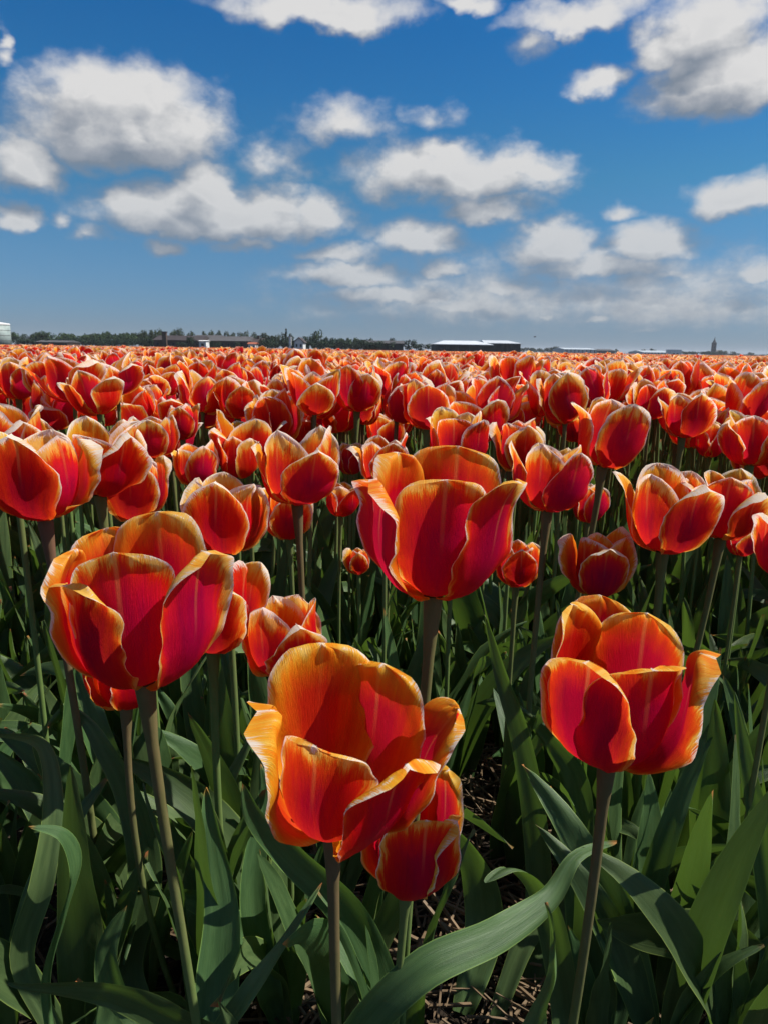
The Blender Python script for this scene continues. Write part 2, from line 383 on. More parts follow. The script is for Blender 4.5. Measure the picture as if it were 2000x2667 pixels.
CLOSED = [2, 30, 74, 97, 102, 99]; OPEN = [0, 16, 50, 82, 85, 70]
def mixth(o, flare=0.0, base=None):
    a = [c*(1-o)+p*o for c, p in zip(CLOSED, OPEN)]
    a[4] -= flare*.4; a[5] -= flare; return a
def auto_head(rng, opn, rot):
    """six petals, three outer and three inner; petal = dict for petal_arrays"""
    out = []
    for i in range(6):
        outer = i % 2 == 0
        ph = rot + i*math.pi/3 + rng.uniform(-.12, .12)
        o = opn + (rng.uniform(.02, .30) if outer else rng.uniform(-.24, -.08))
        fl = rng.choice([0, 8, 18, 30, 45]) if outer else rng.choice([0, 0, 6, 14])
        out.append(dict(L=.077*rng.uniform(.88, 1.08), W=(.028 if outer else .031)*rng.uniform(.92, 1.08), th=mixth(o, fl*(.4+opn)), phi=ph,
            curl=rng.choice([-.1, 0, .15, .35, .5]) if outer else rng.uniform(-.12, .06), point=rng.uniform(.35, 1.35), tipk=rng.uniform(.2, .6), rimk=rng.uniform(.68, 1.12), seed=rng.uniform(0, 90),
            r0=.0050 if outer else .0030, z0=0 if outer else .0012, flat=.35 if outer else 0.0, keel=rng.uniform(-.15, .30), roll=rng.choice([0, .06, .12, .22]) if outer else rng.choice([0, 0, .08]), ruff=rng.uniform(.002, .0036), skew=rng.uniform(-.14, .14), rc=rng.uniform(1.0, 1.2) if outer else rng.uniform(.9, 1.0), tipcurl=rng.uniform(-.2, .25)))
    return out

# ------------------------------------------------------------------ stems and leaves
def tube_mesh(pts, rad, n, brown):
    b = MB().tube(pts, rad, n, cap=False)
    me = bpy.data.meshes.new('stem'); me.from_pydata(b.v, [], b.f); me.update()
    me.polygons.foreach_set('use_smooth', [True]*len(me.polygons))
    m = len(pts)
    a = me.attributes.new('pv', 'FLOAT', 'POINT'); a.data.foreach_set('value', np.repeat(np.linspace(0, 1, m), n).astype(np.float32))
    a = me.attributes.new('brown', 'FLOAT', 'POINT'); a.data.foreach_set('value', np.full(m*n, brown, dtype=np.float32))
    me.materials.append(M_STEM); return me
def catmull(pts, n):
    pts = [Vector(p) for p in pts]; m = len(pts); out = []
    for k in range(n+1):
        s = k/n*(m-1); i = min(int(s), m-2); t = s-i
        p0, p1, p2, p3 = pts[max(i-1, 0)], pts[i], pts[i+1], pts[min(i+2, m-1)]
        out.append(.5*((2*p1)+(p2-p0)*t+(2*p0-5*p1+4*p2-p3)*t*t+(3*p1-p0-3*p2+p3)*t**3))
    return out
def leaf_mesh(spine, hw, face, twist=0.0, fold=.35, wave=.12, seed=0, nu=6, prof=None, n=20, roll0=0.0):
    """spine from base to tip; face = the way the upper side looks; hw = half width"""
    pts = catmull(spine, n); v = []; f = []; pv = []; pu = []; face = Vector(face).normalized(); S = None
    for i, p in enumerate(pts):
        t = i/n
        T = (pts[min(i+1, n)]-pts[max(i-1, 0)]).normalized()
        if S is None:
            S = T.cross(face).normalized()
        else: S = (S - T*S.dot(T)).normalized()
        ang = roll0 + twist*t + .35*noise.noise(Vector((t*2.2+seed, seed, 0)))
        N = S.cross(T)
        s2 = S*math.cos(ang)+N*math.sin(ang); n2 = N*math.cos(ang)-S*math.sin(ang)
        if prof: w = hw*np.interp(t, prof[0], prof[1])
        else: w = hw*(.45+.55*math.sin(min(1, t/.42)*math.pi/2))*max(0, 1-max(0, (t-.42)/.58)**1.9)**.85
        for j in range(nu+1):
            u = -1+2*j/nu
            fo = fold*(1-.75*t)
            off = w*(fo*(math.sqrt(u*u+.03)-.17)) + wave*hw*(abs(u)**2)*noise.noise(Vector((t*5.5+seed*3, u*1.4, seed)))*2.2
            v.append(p + s2*(u*w) + n2*off); pv.append(t); pu.append(u)
    m = nu+1
    f = [(i*m+j, i*m+j+1, (i+1)*m+j+1, (i+1)*m+j) for i in range(n) for j in range(nu)]
    me = bpy.data.meshes.new('leaf'); me.from_pydata([tuple(x) for x in v], [], f); me.update()
    me.polygons.foreach_set('use_smooth', [True]*len(me.polygons))
    for k, x in (('pv', pv), ('pu', pu)):
        q = me.attributes.new(k, 'FLOAT', 'POINT'); q.data.foreach_set('value', np.asarray(x, dtype=np.float32))
    me.materials.append(M_LEAF); return me
def random_leaf_mesh(rng, L, hw, e0, e1, seed, lod=(6, 18)):
    pts = [Vector((0, 0, 0))]; k = 7
    for i in range(k):
        t = (i+.5)/k; e = math.radians(e0+(e1-e0)*t**1.9); az = .25*math.sin(seed+t*2.0)
        pts.append(pts[-1]+Vector((math.cos(e)*math.cos(az), math.cos(e)*math.sin(az), math.sin(e)))*(L/k))
    pts = [p+Vector((.006, 0, -.015)) for p in pts]
    return leaf_mesh(pts, hw, (-.6, 0, 1), twist=rng.uniform(-1.3, 1.3), fold=rng.uniform(.2, .6), wave=rng.uniform(.08, .3), seed=seed, nu=lod[0], n=lod[1])

rng = random.Random(11)
LEAVES = []
for k in range(22):
    L = rng.uniform(.21, .34)
    LEAVES.append(random_leaf_mesh(rng, L, rng.uniform(.012, .023), rng.uniform(78, 90), rng.choice([80, 66, 50, 25, 0, -35]), k*3.7))
LEAVES_LO = [random_leaf_mesh(rng, rng.uniform(.24, .34), rng.uniform(.014, .022), 86, rng.choice([78, 60, 30]), k*2.9+50, lod=(2, 8)) for k in range(5)]

# ------------------------------------------------------------------ ground
def ground_material():
    m, t, b = principled('soil', (.03, .022, .016), .95, .15)
    tc = t.new('ShaderNodeTexCoord'); P = tc.outputs['Object']
    n1 = t.noise(P, 9.0, 5.0, .65)[0]; n2 = t.noise(P, 140.0, 4.0, .6)[0]
    c = t.mix(t.ss(n1, .35, .65), (.016, .012, .009), (.045, .034, .024)); c = t.mix(t.ss(n2, .55, .75), c, (.075, .055, .038))
    t.l.new(c, b.inputs['Base Color'])
    h = t.m('ADD', t.m('MULTIPLY', n1, 2.0), n2)
    bn = t.new('ShaderNodeBump', ins={'Strength': .9, 'Distance': .01, 'Height': h}); t.l.new(bn.outputs[0], b.inputs['Normal'])
    return m
M_SOIL = ground_material()
def grid_sheet(name, xs, ys, zf, mat):
    v = [(x, y, zf(x, y)) for y in ys for x in xs]; n = len(xs)
    f = [(j*n+i, j*n+i+1, (j+1)*n+i+1, (j+1)*n+i) for j in range(len(ys)-1) for i in range(n-1)]
    return mesh_obj(name, v, f, mat)
xs = [-6000, -1500, -300, -60, -10]+list(np.linspace(-3, 3, 90))+[10, 60, 300, 1500, 6000]
ys = [-3000, -300, -30, -4]+list(np.linspace(-1, 4, 80))+[12, 60, 300, 1500, 7000]
def soil_z(x, y):
    if abs(x) > 3 or y < -1 or y > 4: return -.01
    return .010*noise.noise(Vector((x*7, y*7, 0)))+.006*noise.noise(Vector((x*24, y*24, 3)))
tag(grid_sheet('ground', xs, ys, soil_z, M_SOIL), kind='structure')

def straw():
    rg = random.Random(5); b = MB()
    for i in range(4200):
        y = rg.uniform(.15, 1.9); x = rg.uniform(-.75*y-.35, .75*y+.35)
        if rg.random() < .35: x = rg.gauss(.18, .22); y = rg.uniform(.3, .95)
        L = rg.choice([.02, .035, .05, .08, .12])*rg.uniform(.7, 1.4); a = rg.uniform(0, math.pi); tl = rg.gauss(0, .16)
        c = Vector((x, y, soil_z(x, y)+.005+rg.random()*.018)); d = Vector((math.cos(a)*math.cos(tl), math.sin(a)*math.cos(tl), math.sin(tl)))*L/2
        r = rg.uniform(.0006, .0021); sag = Vector((rg.uniform(-1, 1), rg.uniform(-1, 1), rg.uniform(-1, .6)))*L*.07
        p0, p1, p2 = c-d, c+sag, c+d
        p0.z = max(p0.z, -.002); p2.z = max(p2.z, -.002)
        b.tube([p0, p1, p2], r, 4, cap=False)
    m = varied('straw', (.085, .056, .030), (.21, .145, .085), 25, rough=.6, bump=.001)
    tag(b.obj('straw_mulch', m), 'brown straw mulch scattered over the dark soil between tulips', 'straw', kind='stuff')
straw()

# ------------------------------------------------------------------ front tulips, each placed by where its head stands
HW_NOM = .078
def hero_parts(root, head_world, petals, scale, tilt, nu=22, nv=26):
    """petal objects under root; head_world = base of the head; tilt = (toward right, toward away) in degrees"""
    mat = Matrix.Translation(head_world-root.location) @ Matrix.Rotation(R(tilt[0]), 4, 'Y') @ Matrix.Rotation(-R(tilt[1]), 4, 'X') @ Matrix.Scale(scale, 4)
    for p in petals:
        o = bpy.data.objects.new('petal', petal_mesh(nu=nu, nv=nv, **p)); COL.objects.link(o); o.parent = root; o.matrix_local = mat
    b = MB().tube([(0, 0, 0), (0, 0, .008), (0, 0, .018), (0, 0, .021)], [.0028, .0032, .0026, .0036], 8)
    for k in range(6):
        a = k*math.pi/3; b.tube([(math.cos(a)*.002, math.sin(a)*.002, .001), (math.cos(a)*.007, math.sin(a)*.007, .012), (math.cos(a)*.009, math.sin(a)*.009, .022)], [.0006, .0009, .0012], 5)
    o = b.obj('pistil', M_PISTIL, root, True); o.matrix_local = mat

def P(phi, L=.083, W=.030, o=.6, flare=0, curl=.1, point=-.3, seed=0, skew=0, rc=1.05, inner=False, ruff=.0024, tipcurl=0.0, th=None, dth=0, keel=.08, roll=.15, rimk=1.3, tipk=.1):
    th = list(th) if th else mixth(o, flare)
    th = [a+dth*min(1, i/2) for i, a in enumerate(th)]
    return dict(L=L, W=W, th=th, phi=R(phi), curl=curl, point=point, seed=seed, skew=skew, rc=rc, keel=keel, roll=roll, rimk=rimk, tipk=tipk,
                ruff=ruff, tipcurl=tipcurl, r0=.003 if inner else .0050, z0=.0015 if inner else 0, flat=0.0 if inner else .35)

HEROES = [
 # base px, py, depth, scale-width px, tilt(right, away), ground px offset (x, y metres), petals, label, brown, extra
 dict(b=(378,1778), d=.345, w=412, tilt=(-4,2), foot=(.020,.035), brown=1.0, lab='large open tulip at the left with a short dark petal at its lower left',
   pet=[P(8, L=0.0918, W=.034, o=.40, inner=True, point=-0.10, seed=1, curl=.05, rc=1.0), P(-38, keel=.2, L=0.0778, W=.032, o=.72, point=-0.55, seed=2, curl=.10, ruff=.0035, rc=1.1),
        P(66, roll=0.21, L=0.0950, W=.028, o=.85, flare=14, point=-0.15, seed=3, curl=.30), P(-88, L=0.0907, W=.028, o=.80, inner=True, seed=4, curl=.1, ruff=.003, flare=-14, tipcurl=.3),
        P(-146, L=0.0972, W=.029, o=.85, seed=5, flare=5, point=-0.45, ruff=.0035), P(172, L=0.1015, W=.035, o=.55, inner=True, seed=6, point=-0.45)]),
 dict(b=(866,2162), d=.325, w=425, tilt=(4,-3), foot=(.006,.02), brown=1.0, lab='wide open tulip in front at the centre, its cup bright orange inside',
   pet=[P(-22, rimk=.95, L=0.0766, W=.032, o=.44, inner=True, point=-0.75, seed=11, ruff=.0028, rc=1.0), P(44, rimk=1.2, roll=0.15, keel=-.1, L=0.0840, W=.031, o=.98, flare=10, point=-0.35, seed=12, curl=.18),
        P(-78, roll=0.25, L=0.0861, W=.027, o=.52, seed=13, curl=.45, flare=4), P(-160, L=0.1029, W=.034, o=.72, inner=True, seed=14, point=-0.50, ruff=.0028),
        P(152, L=0.0955, W=.033, o=.72, seed=15, point=-0.55), P(98, L=0.0966, W=.029, o=1.3, inner=True, seed=16, flare=16, point=-0.60, ruff=.0035, rc=1.1)]),
 dict(b=(1058,2312), d=.42, w=300, tilt=(4,0), foot=(0,.03), brown=.3, lab='small red tulip tucked behind the lower right side of the wide open front tulip',
   pet=[P(14, L=.088, W=.034, o=.18, point=-0.50, seed=21), P(-60, L=.062, W=.030, o=.50, inner=True, point=-0.55, seed=22, curl=.2),
        P(74, L=.075, W=.027, o=.45, seed=23, curl=.35, inner=True), P(180, L=.094, W=.030, o=.3, seed=24), P(130, L=.1, W=.024, o=.35, inner=True, seed=25), P(-130, L=.085, W=.028, o=.3, seed=26)]),
 dict(b=(1128,1552), d=.385, w=385, tilt=(2,1), foot=(-.012,.03), brown=.9, lab='tall red tulip at the centre with its right petal flung outward',
   pet=[P(0, L=0.0836, W=.034, o=.42, inner=True, point=-0.50, seed=31, rc=1.0), P(-68, roll=0.25, L=0.0846, W=.029, o=.78, flare=2, seed=32, curl=.25, ruff=.0032),
        P(52, roll=0.12, keel=.2, L=0.0914, W=.029, o=.68, flare=30, seed=33, curl=.15, point=-0.25), P(-128, L=0.0923, W=.029, o=.45, inner=True, seed=34, point=0.05),
        P(160, L=0.0973, W=.036, o=.50, inner=True, seed=35, point=-0.65), P(-165, L=0.0885, W=.028, o=.7, seed=36)]),
 dict(b=(1580,1978), d=.37, w=400, tilt=(1,-1), foot=(-.012,.02), brown=.7, lab='large red tulip at the lower right with a broad level front petal',
   pet=[P(14, L=0.0796, W=.038, o=.50, inner=True, point=-0.80, rimk=1.75, tipk=0, seed=41, rc=1.0), P(-48, roll=0.19, L=0.0815, W=.031, o=.50, rimk=1.75, tipk=0, seed=42, curl=.25, ruff=.002, point=-0.25),
        P(72, roll=0.25, L=0.0865, W=.029, o=.74, flare=6, rimk=1.75, tipk=0, seed=43, curl=.42, point=-0.25), P(-138, L=0.0944, W=.030, o=.42, inner=True, rimk=1.75, tipk=0, seed=44, point=-0.35, ruff=.003),
        P(138, L=0.0904, W=.033, o=.45, inner=True, rimk=1.75, tipk=0, seed=45, point=-0.25), P(-178, L=0.0983, W=.026, o=.55, rimk=1.75, tipk=0, seed=46, point=-0.25)]),
 dict(b=(556,1686), d=.54, w=262, tilt=(3,0), foot=(0,.02), brown=.1, opn=.45, rot=.2, lab='orange tulip half hidden behind the right side of the large open tulip at the left'),
 dict(b=(330,1838), d=.50, w=225, tilt=(0,0), foot=(.02,.03), brown=.8, opn=.35, rot=.9, lab='dark red tulip hidden below the large open left tulip, only its base showing'),
 dict(b=(745,1756), d=.54, w=255, tilt=(-2,-2), foot=(0,.02), brown=.4, opn=.62, rot=.55, lab='small orange tulip standing low between the large left tulip and the centre tulips'),
 dict(b=(118,1350), d=.52, w=305, tilt=(0,0), foot=(.012,.02), brown=.9, opn=.75, rot=.12, lab='large red tulip at the left edge with its pointed right petal spread wide'),
 dict(b=(262,1290), d=.61, w=235, tilt=(4,0), foot=(0,.02), brown=.6, opn=.7, rot=.75, lab='pale rimmed tulip right behind the largest left edge tulip, with an upswept crimson petal'),
 dict(b=(352,1352), d=.67, w=205, tilt=(0,0), foot=(0,.02), brown=.4, opn=.62, rot=.3, lab='red tulip above the large open left tulip, third bloom from the left edge'),
 dict(b=(587,1438), d=.60, w=232, tilt=(3,0), foot=(0,.01), brown=.3, opn=.50, rot=.05, lab='red tulip with a pointed crimson front petal above the large open left tulip'),
 dict(b=(775,1312), d=.63, w=238, tilt=(0,0), foot=(0,.01), brown=.8, opn=.72, rot=.5, lab='tall spread tulip on a dark stem left of the tall central tulip'),
 dict(b=(755,1402), d=.88, w=135, tilt=(0,0), foot=(0,.01), brown=.3, opn=.25, rot=.3, lab='closed crimson tulip just behind the stem of the tall spread tulip'),
 dict(b=(888,1344), d=.95, w=98, tilt=(3,0), foot=(0,.01), brown=.3, opn=.55, rot=.9, lab='small orange tulip left of the petal tips of the tall central tulip'),
 dict(b=(934,1495), d=.95, w=62, tilt=(0,0), foot=(0,.01), brown=.2, opn=.1, rot=.2, lab='tiny closed orange tulip low down at the left of the tall central tulip'),
 dict(b=(1342,1525), d=.70, w=124, tilt=(0,0), foot=(0,.01), brown=.4, opn=.3, rot=.0, lab='small yellow and red tulip under the outflung petal of the tall central tulip'),
 dict(b=(1550,1549), d=.66, w=176, tilt=(0,0), foot=(0,.01), brown=.2, opn=.35, rot=.02, lab='dark red cup shaped tulip right above the large red tulip at the right'),
 dict(b=(1424,1330), d=.66, w=212, tilt=(2,0), foot=(0,.01), brown=.8, opn=.55, rot=.45, lab='red tulip right of the tall central tulip with one petal pointing far right'),
 dict(b=(1527,1360), d=.88, w=92, tilt=(0,0), foot=(0,.01), brown=.5, opn=.1, rot=.5, lab='closed crimson tulip half hidden by the one with the far pointing right petal'),
 dict(b=(1567,1216), d=.78, w=200, tilt=(8,0), foot=(-.07,.01), brown=.7, opn=.45, rot=.35, lab='broad crimson tulip on a slanting stem standing above the row at the right'),
 dict(b=(1724,1437), d=.64, w=242, tilt=(0,0), foot=(0,.01), brown=.5, opn=.55, rot=.08, lab='orange tulip with a crimson front petal, above right of the large right tulip'),
 dict(b=(1875,1402), d=.66, w=205, tilt=(4,0), foot=(-.05,.01), brown=.6, opn=.55, rot=.4, lab='red tulip on a slanting stem near the right edge'),
 dict(b=(2052,1510), d=.52, w=200, tilt=(0,0), foot=(0,.01), brown=.4, opn=.4, rot=.6, lab='red tulip cut off by the right edge, only one petal in view'),
 dict(b=(1925,1447), d=.85, w=92, tilt=(0,0), foot=(0,.01), brown=.4, opn=.3, rot=.2, lab='small red tulip under the slanting stemmed tulip near the right edge'),
 dict(b=(40,1235), d=.66, w=215, tilt=(-2,0), foot=(0,.01), brown=.5, opn=.65, rot=.8, lab='orange tulip at the left edge behind the largest tulip there'),
 dict(b=(1688,1092), d=1.20, w=112, tilt=(0,0), foot=(0,.0), brown=.6, opn=.5, rot=.3, lab='tall tulip raised above the field at the right, left one of a close pair'),
 dict(b=(1775,1140), d=1.02, w=140, tilt=(0,0), foot=(0,.0), brown=.6, opn=.5, rot=.1, lab='tall tulip raised above the field at the right, right one of a close pair'),
 dict(b=(1950,1212), d=.86, w=165, tilt=(0,0), foot=(0,.0), brown=.4, opn=.55, rot=.6, lab='red tulip at the right edge above the slanting stemmed tulip'),
 dict(b=(1845,1190), d=1.08, w=92, tilt=(0,0), foot=(0,.0), brown=.4, opn=.2, rot=.6, lab='closed orange tulip between the raised pair and the right edge'),
 dict(b=(400,1195), d=.84, w=140, tilt=(0,0), foot=(0,.0), brown=.4, opn=.6, rot=.2, lab='tulip with a tall pale back petal behind the left cluster'),
 dict(b=(477,1145), d=1.05, w=84, tilt=(0,0), foot=(0,.0), brown=.4, opn=.05, rot=.1, lab='narrow closed crimson tulip right of the left cluster'),
 dict(b=(512,1262), d=.88, w=130, tilt=(0,0), foot=(0,.0), brown=.4, opn=.6, rot=.5, lab='low orange tulip behind the one with the pointed crimson front petal'),
 dict(b=(625,1245), d=.92, w=118, tilt=(0,0), foot=(0,.0), brown=.4, opn=.3, rot=.8, lab='crimson tulip close at the left of the tall spread tulip on the dark stem'),
 dict(b=(915,1235), d=1.05, w=88, tilt=(0,0), foot=(0,.0), brown=.4, opn=.4, rot=.8, lab='small yellow orange tulip right of the tall spread tulip on the dark stem'),
 dict(b=(1000,1270), d=.84, w=150, tilt=(0,0), foot=(0,.0), brown=.4, opn=.45, rot=.3, lab='red tulip peeping out behind the left of the tall central tulip'),
 dict(b=(1190,1215), d=.78, w=180, tilt=(0,0), foot=(0,.0), brown=.4, opn=.7, rot=.6, lab='pale yellow rimmed tulip directly behind the top of the tall central tulip'),
 dict(b=(1345,1225), d=.90, w=135, tilt=(0,0), foot=(0,.0), brown=.4, opn=.3, rot=.2, lab='dark red tulip between the tall central tulip and the far pointing one'),
 dict(b=(620,1090), d=1.18, w=118, tilt=(0,0), foot=(0,.0), brown=.4, opn=.5, rot=.5, lab='tall crimson tulip standing out of the field left of the centre'),
 dict(b=(50,1040), d=1.22, w=115, tilt=(0,0), foot=(0,.0), brown=.4, opn=.5, rot=.9, lab='tall tulip at the left edge near the top of the field'),
 dict(b=(930,1072), d=1.10, w=140, tilt=(0,0), foot=(0,.0), brown=.4, opn=.75, rot=.5, lab='spread crimson tulip above the gap between the two tall central stems'),
 dict(b=(1112,1118), d=1.00, w=155, tilt=(0,0), foot=(0,.0), brown=.4, opn=.6, rot=.1, lab='open red tulip with a pointed tip straight above the tall central tulip'),
 dict(b=(1000,1015), d=1.55, w=92, tilt=(0,0), foot=(0,.0), brown=.4, opn=.6, rot=.3, lab='tall dark tulip at the centre rising near the skyline'),
 dict(b=(1330,1022), d=1.38, w=122, tilt=(0,0), foot=(0,.0), brown=.4, opn=.55, rot=.8, lab='tall crimson tulip right of the centre rising near the skyline'),
]
rngh = random.Random(3)
hero_xy = []; hero_roots = []
for h in HEROES:
    hp = at(h['b'][0], h['b'][1], h['d'])
    foot = Vector((hp.x+h['foot'][0], hp.y+h['foot'][1], 0))
    root = empty('tulip', foot); tag(root, h['lab'], 'tulip')
    sc = h['w']*h['d']/F/HW_NOM*.93
    if 'pet' in h: pets = h['pet']; res = (24, 28)
    else:
        pets = auto_head(rngh, h['opn'], h['rot']*math.pi/3); sc /= (.72+.36*h['opn'])
        res = (18, 20) if h['d'] < .7 else (12, 14)
    hero_parts(root, hp, pets, sc, h['tilt'], *res)
    dx, dy = foot.x-hp.x, foot.y-hp.y
    r = min(.0034, max(.0024, sc*.0031))
    pts = []
    for k in range(13):
        t = k/12; s = (1-t)**1.6
        wob = .006*math.sin(t*math.pi)*math.sin(h['b'][0]*.7)
        pts.append((-dx*(1-s)+wob, -dy*(1-s)+wob*.5, -.01+(hp.z+.0105)*t))
    rad = [r*(1.02-.12*math.sin(k/12*math.pi)) for k in range(13)]
    rad[-1] = .0056*min(1.1, sc); rad[-2] *= 1.06
    o = bpy.data.objects.new('stem', tube_mesh(pts, rad, 14, h['brown'])); COL.objects.link(o); o.parent = root
    hero_xy.append((foot.x, foot.y)); hero_roots.append(root)

def add_leaf(root, me, az, s, dz=0.0, tiltx=0.0):
    o = bpy.data.objects.new('leaf', me); COL.objects.link(o); o.parent = root
    o.rotation_euler = (tiltx, 0, az); o.scale = (s, s, s*(1+dz)); return o
rngl = random.Random(21)
for i, r in enumerate(hero_roots):
    near = HEROES[i]['d'] < .45
    for k in range(2 if near else 3):
        add_leaf(r, rngl.choice(LEAVES), rngl.uniform(0, 2*math.pi), rngl.uniform(.75, .98)*(.8 if near else 1))

# front leaves drawn one by one: points (px, py, depth), half width in px, face vector, twist
HL = [ # owner hero index, points base->tip, half-width px, face, twist, fold
 (4, [(900,2760,.44),(1080,2540,.43),(1290,2440,.45),(1430,2340,.48),(1500,2230,.50),(1605,2195,.52)], 52, (-.25,-.55,.8), 1.6, .35),
 (4, [(1380,2760,.37),(1405,2640,.38),(1445,2540,.39),(1440,2440,.40),(1420,2350,.41)], 48, (-.4,-.8,.3), 1.5, .5),
 (0, [(640,2760,.42),(450,2655,.41),(300,2590,.40),(150,2575,.40),(22,2562,.40)], 62, (.1,-.5,.9), .3, .3),
 (1, [(560,2760,.43),(640,2600,.43),(730,2470,.44),(840,2300,.46)], 40, (-.6,-.7,.3), .35, .7),
 (0, [(560,2760,.48),(570,2560,.49),(580,2380,.50),(555,2200,.51),(540,2050,.52)], 66, (.2,-.9,.2), .15, .5),
 (0, [(490,2480,.52),(470,2300,.53),(430,2200,.53),(390,2100,.54),(372,2040,.55)], 22, (-.4,-.8,.3), .3, .8),
 (6, [(165,2760,.45),(130,2560,.46),(165,2400,.46),(200,2260,.46),(165,2175,.45),(75,2152,.44)], 44, (-.5,-.7,.5), .9, .4),
 (7, [(420,2420,.62),(500,2240,.62),(590,2050,.62),(668,1895,.62)], 42, (-.5,-.7,.4), .2, .4),
 (1, [(1010,2760,.50),(985,2560,.49),(900,2370,.48),(760,2230,.47),(665,2130,.46),(632,2040,.45)], 62, (.5,-.7,.5), .5, .4),
 (4, [(2010,2760,.58),(1960,2560,.57),(1840,2440,.55),(1690,2425,.54),(1552,2393,.53)], 95, (.0,-.55,.85), .25, .3),
 (4, [(2100,2460,.60),(2000,2330,.60),(1900,2285,.60),(1810,2290,.60)], 45, (.1,-.5,.85), .3, .4),
 (4, [(1990,2500,.60),(1960,2280,.62),(1900,2160,.62),(1785,2100,.60)], 52, (.3,-.6,.75), .5, .3),
 (4, [(1680,2360,.60),(1735,2180,.60),(1800,2010,.60),(1885,1825,.60)], 38, (-.3,-.8,.4), .25, .5),
 (4, [(2010,2500,.56),(1985,2200,.56),(1945,2000,.56),(1912,1800,.57)], 38, (-.3,-.9,.2), .3, .5),
 (4, [(1470,2640,.55),(1440,2430,.54),(1400,2310,.53),(1330,2260,.52),(1262,2300,.51)], 46, (.3,-.5,.8), 1.0, .4),
 (3, [(1400,2350,.62),(1390,2120,.62),(1350,1900,.62),(1300,1740,.62),(1262,1600,.62)], 40, (-.2,-.9,.3), .3, .4),
 (3, [(1490,2300,.66),(1500,2060,.66),(1440,1940,.66),(1330,1830,.66)], 50, (.1,-.8,.6), .4, .4),
 (0, [(330,2500,.56),(380,2280,.56),(340,2080,.56),(260,1930,.56),(190,1840,.57)], 52, (.3,-.8,.5), .3, .4),
 (0, [(60,2500,.50),(110,2300,.50),(140,2100,.51),(110,1940,.52),(-20,1915,.50)], 36, (.2,-.6,.7), .6, .3),
 (2, [(1130,2780,.46),(1010,2640,.46),(960,2560,.46),(900,2420,.47),(830,2320,.47)], 50, (-.5,-.6,.6), .4, .4),
 (0, [(250,2800,.46),(300,2640,.47),(280,2480,.47),(330,2360,.47)], 60, (.3,-.9,.2), .4, .4),
 (7, [(700,2560,.55),(660,2360,.56),(670,2200,.57),(690,2080,.58),(680,1990,.58)], 40, (.3,-.9,.1), .2, .5),
 (4, [(1580,2700,.58),(1640,2520,.6),(1620,2360,.6),(1560,2240,.6),(1450,2150,.6)], 60, (0,-.8,.5), .5, .3),
 (2, [(1200,2640,.6),(1260,2420,.62),(1230,2240,.62),(1150,2150,.63)], 60, (0,-.8,.5), .5, .3),
]
for hi, pts, hw, face, tw, fold in HL:
    wp = [at(*p) for p in pts]; root = hero_roots[hi]
    base = wp[0].copy(); fx, fy = hero_xy[hi]
    if base.z > .02:                                  # carry the leaf on down to the ground
        g = Vector((base.x*.6+fx*.4, base.y*.6+fy*.4, -.01)); wp = [g, base.lerp(g, .4)*.5+base.lerp(g, .4)*.5] + wp
    dm = sum(p[2] for p in pts)/len(pts)
    me = leaf_mesh([p-root.location for p in wp], hw*.84*dm/F, face, twist=tw, fold=fold, wave=.16, seed=hw+pts[0][0]*.01, nu=10, n=40)
    o = bpy.data.objects.new('leaf', me); COL.objects.link(o); o.parent = root

# ------------------------------------------------------------------ the field
class Variant: pass
rv = random.Random(77); VAR = []
for k in range(14):
    V = Variant(); opn = [.05, .4, .6, .72, .85, 1.0, .65][k % 7]; V.opn = opn
    V.specs = auto_head(rv, opn, rv.uniform(0, 1)); V.meshes = [petal_mesh(nu=10, nv=12, **p) for p in V.specs]
    bx, by = rv.uniform(-.02, .02), rv.uniform(-.02, .02)
    V.top = (bx, by)
    V.stem = tube_mesh([(bx*t**1.7, by*t**1.7, t-.01) for t in np.linspace(0, 1, 7)]+[(bx, by, 1.004)], [.0031]*6+[.0030, .0042], 8, rv.choice([.1, .4, .8, .9]))
    VAR.append(V)

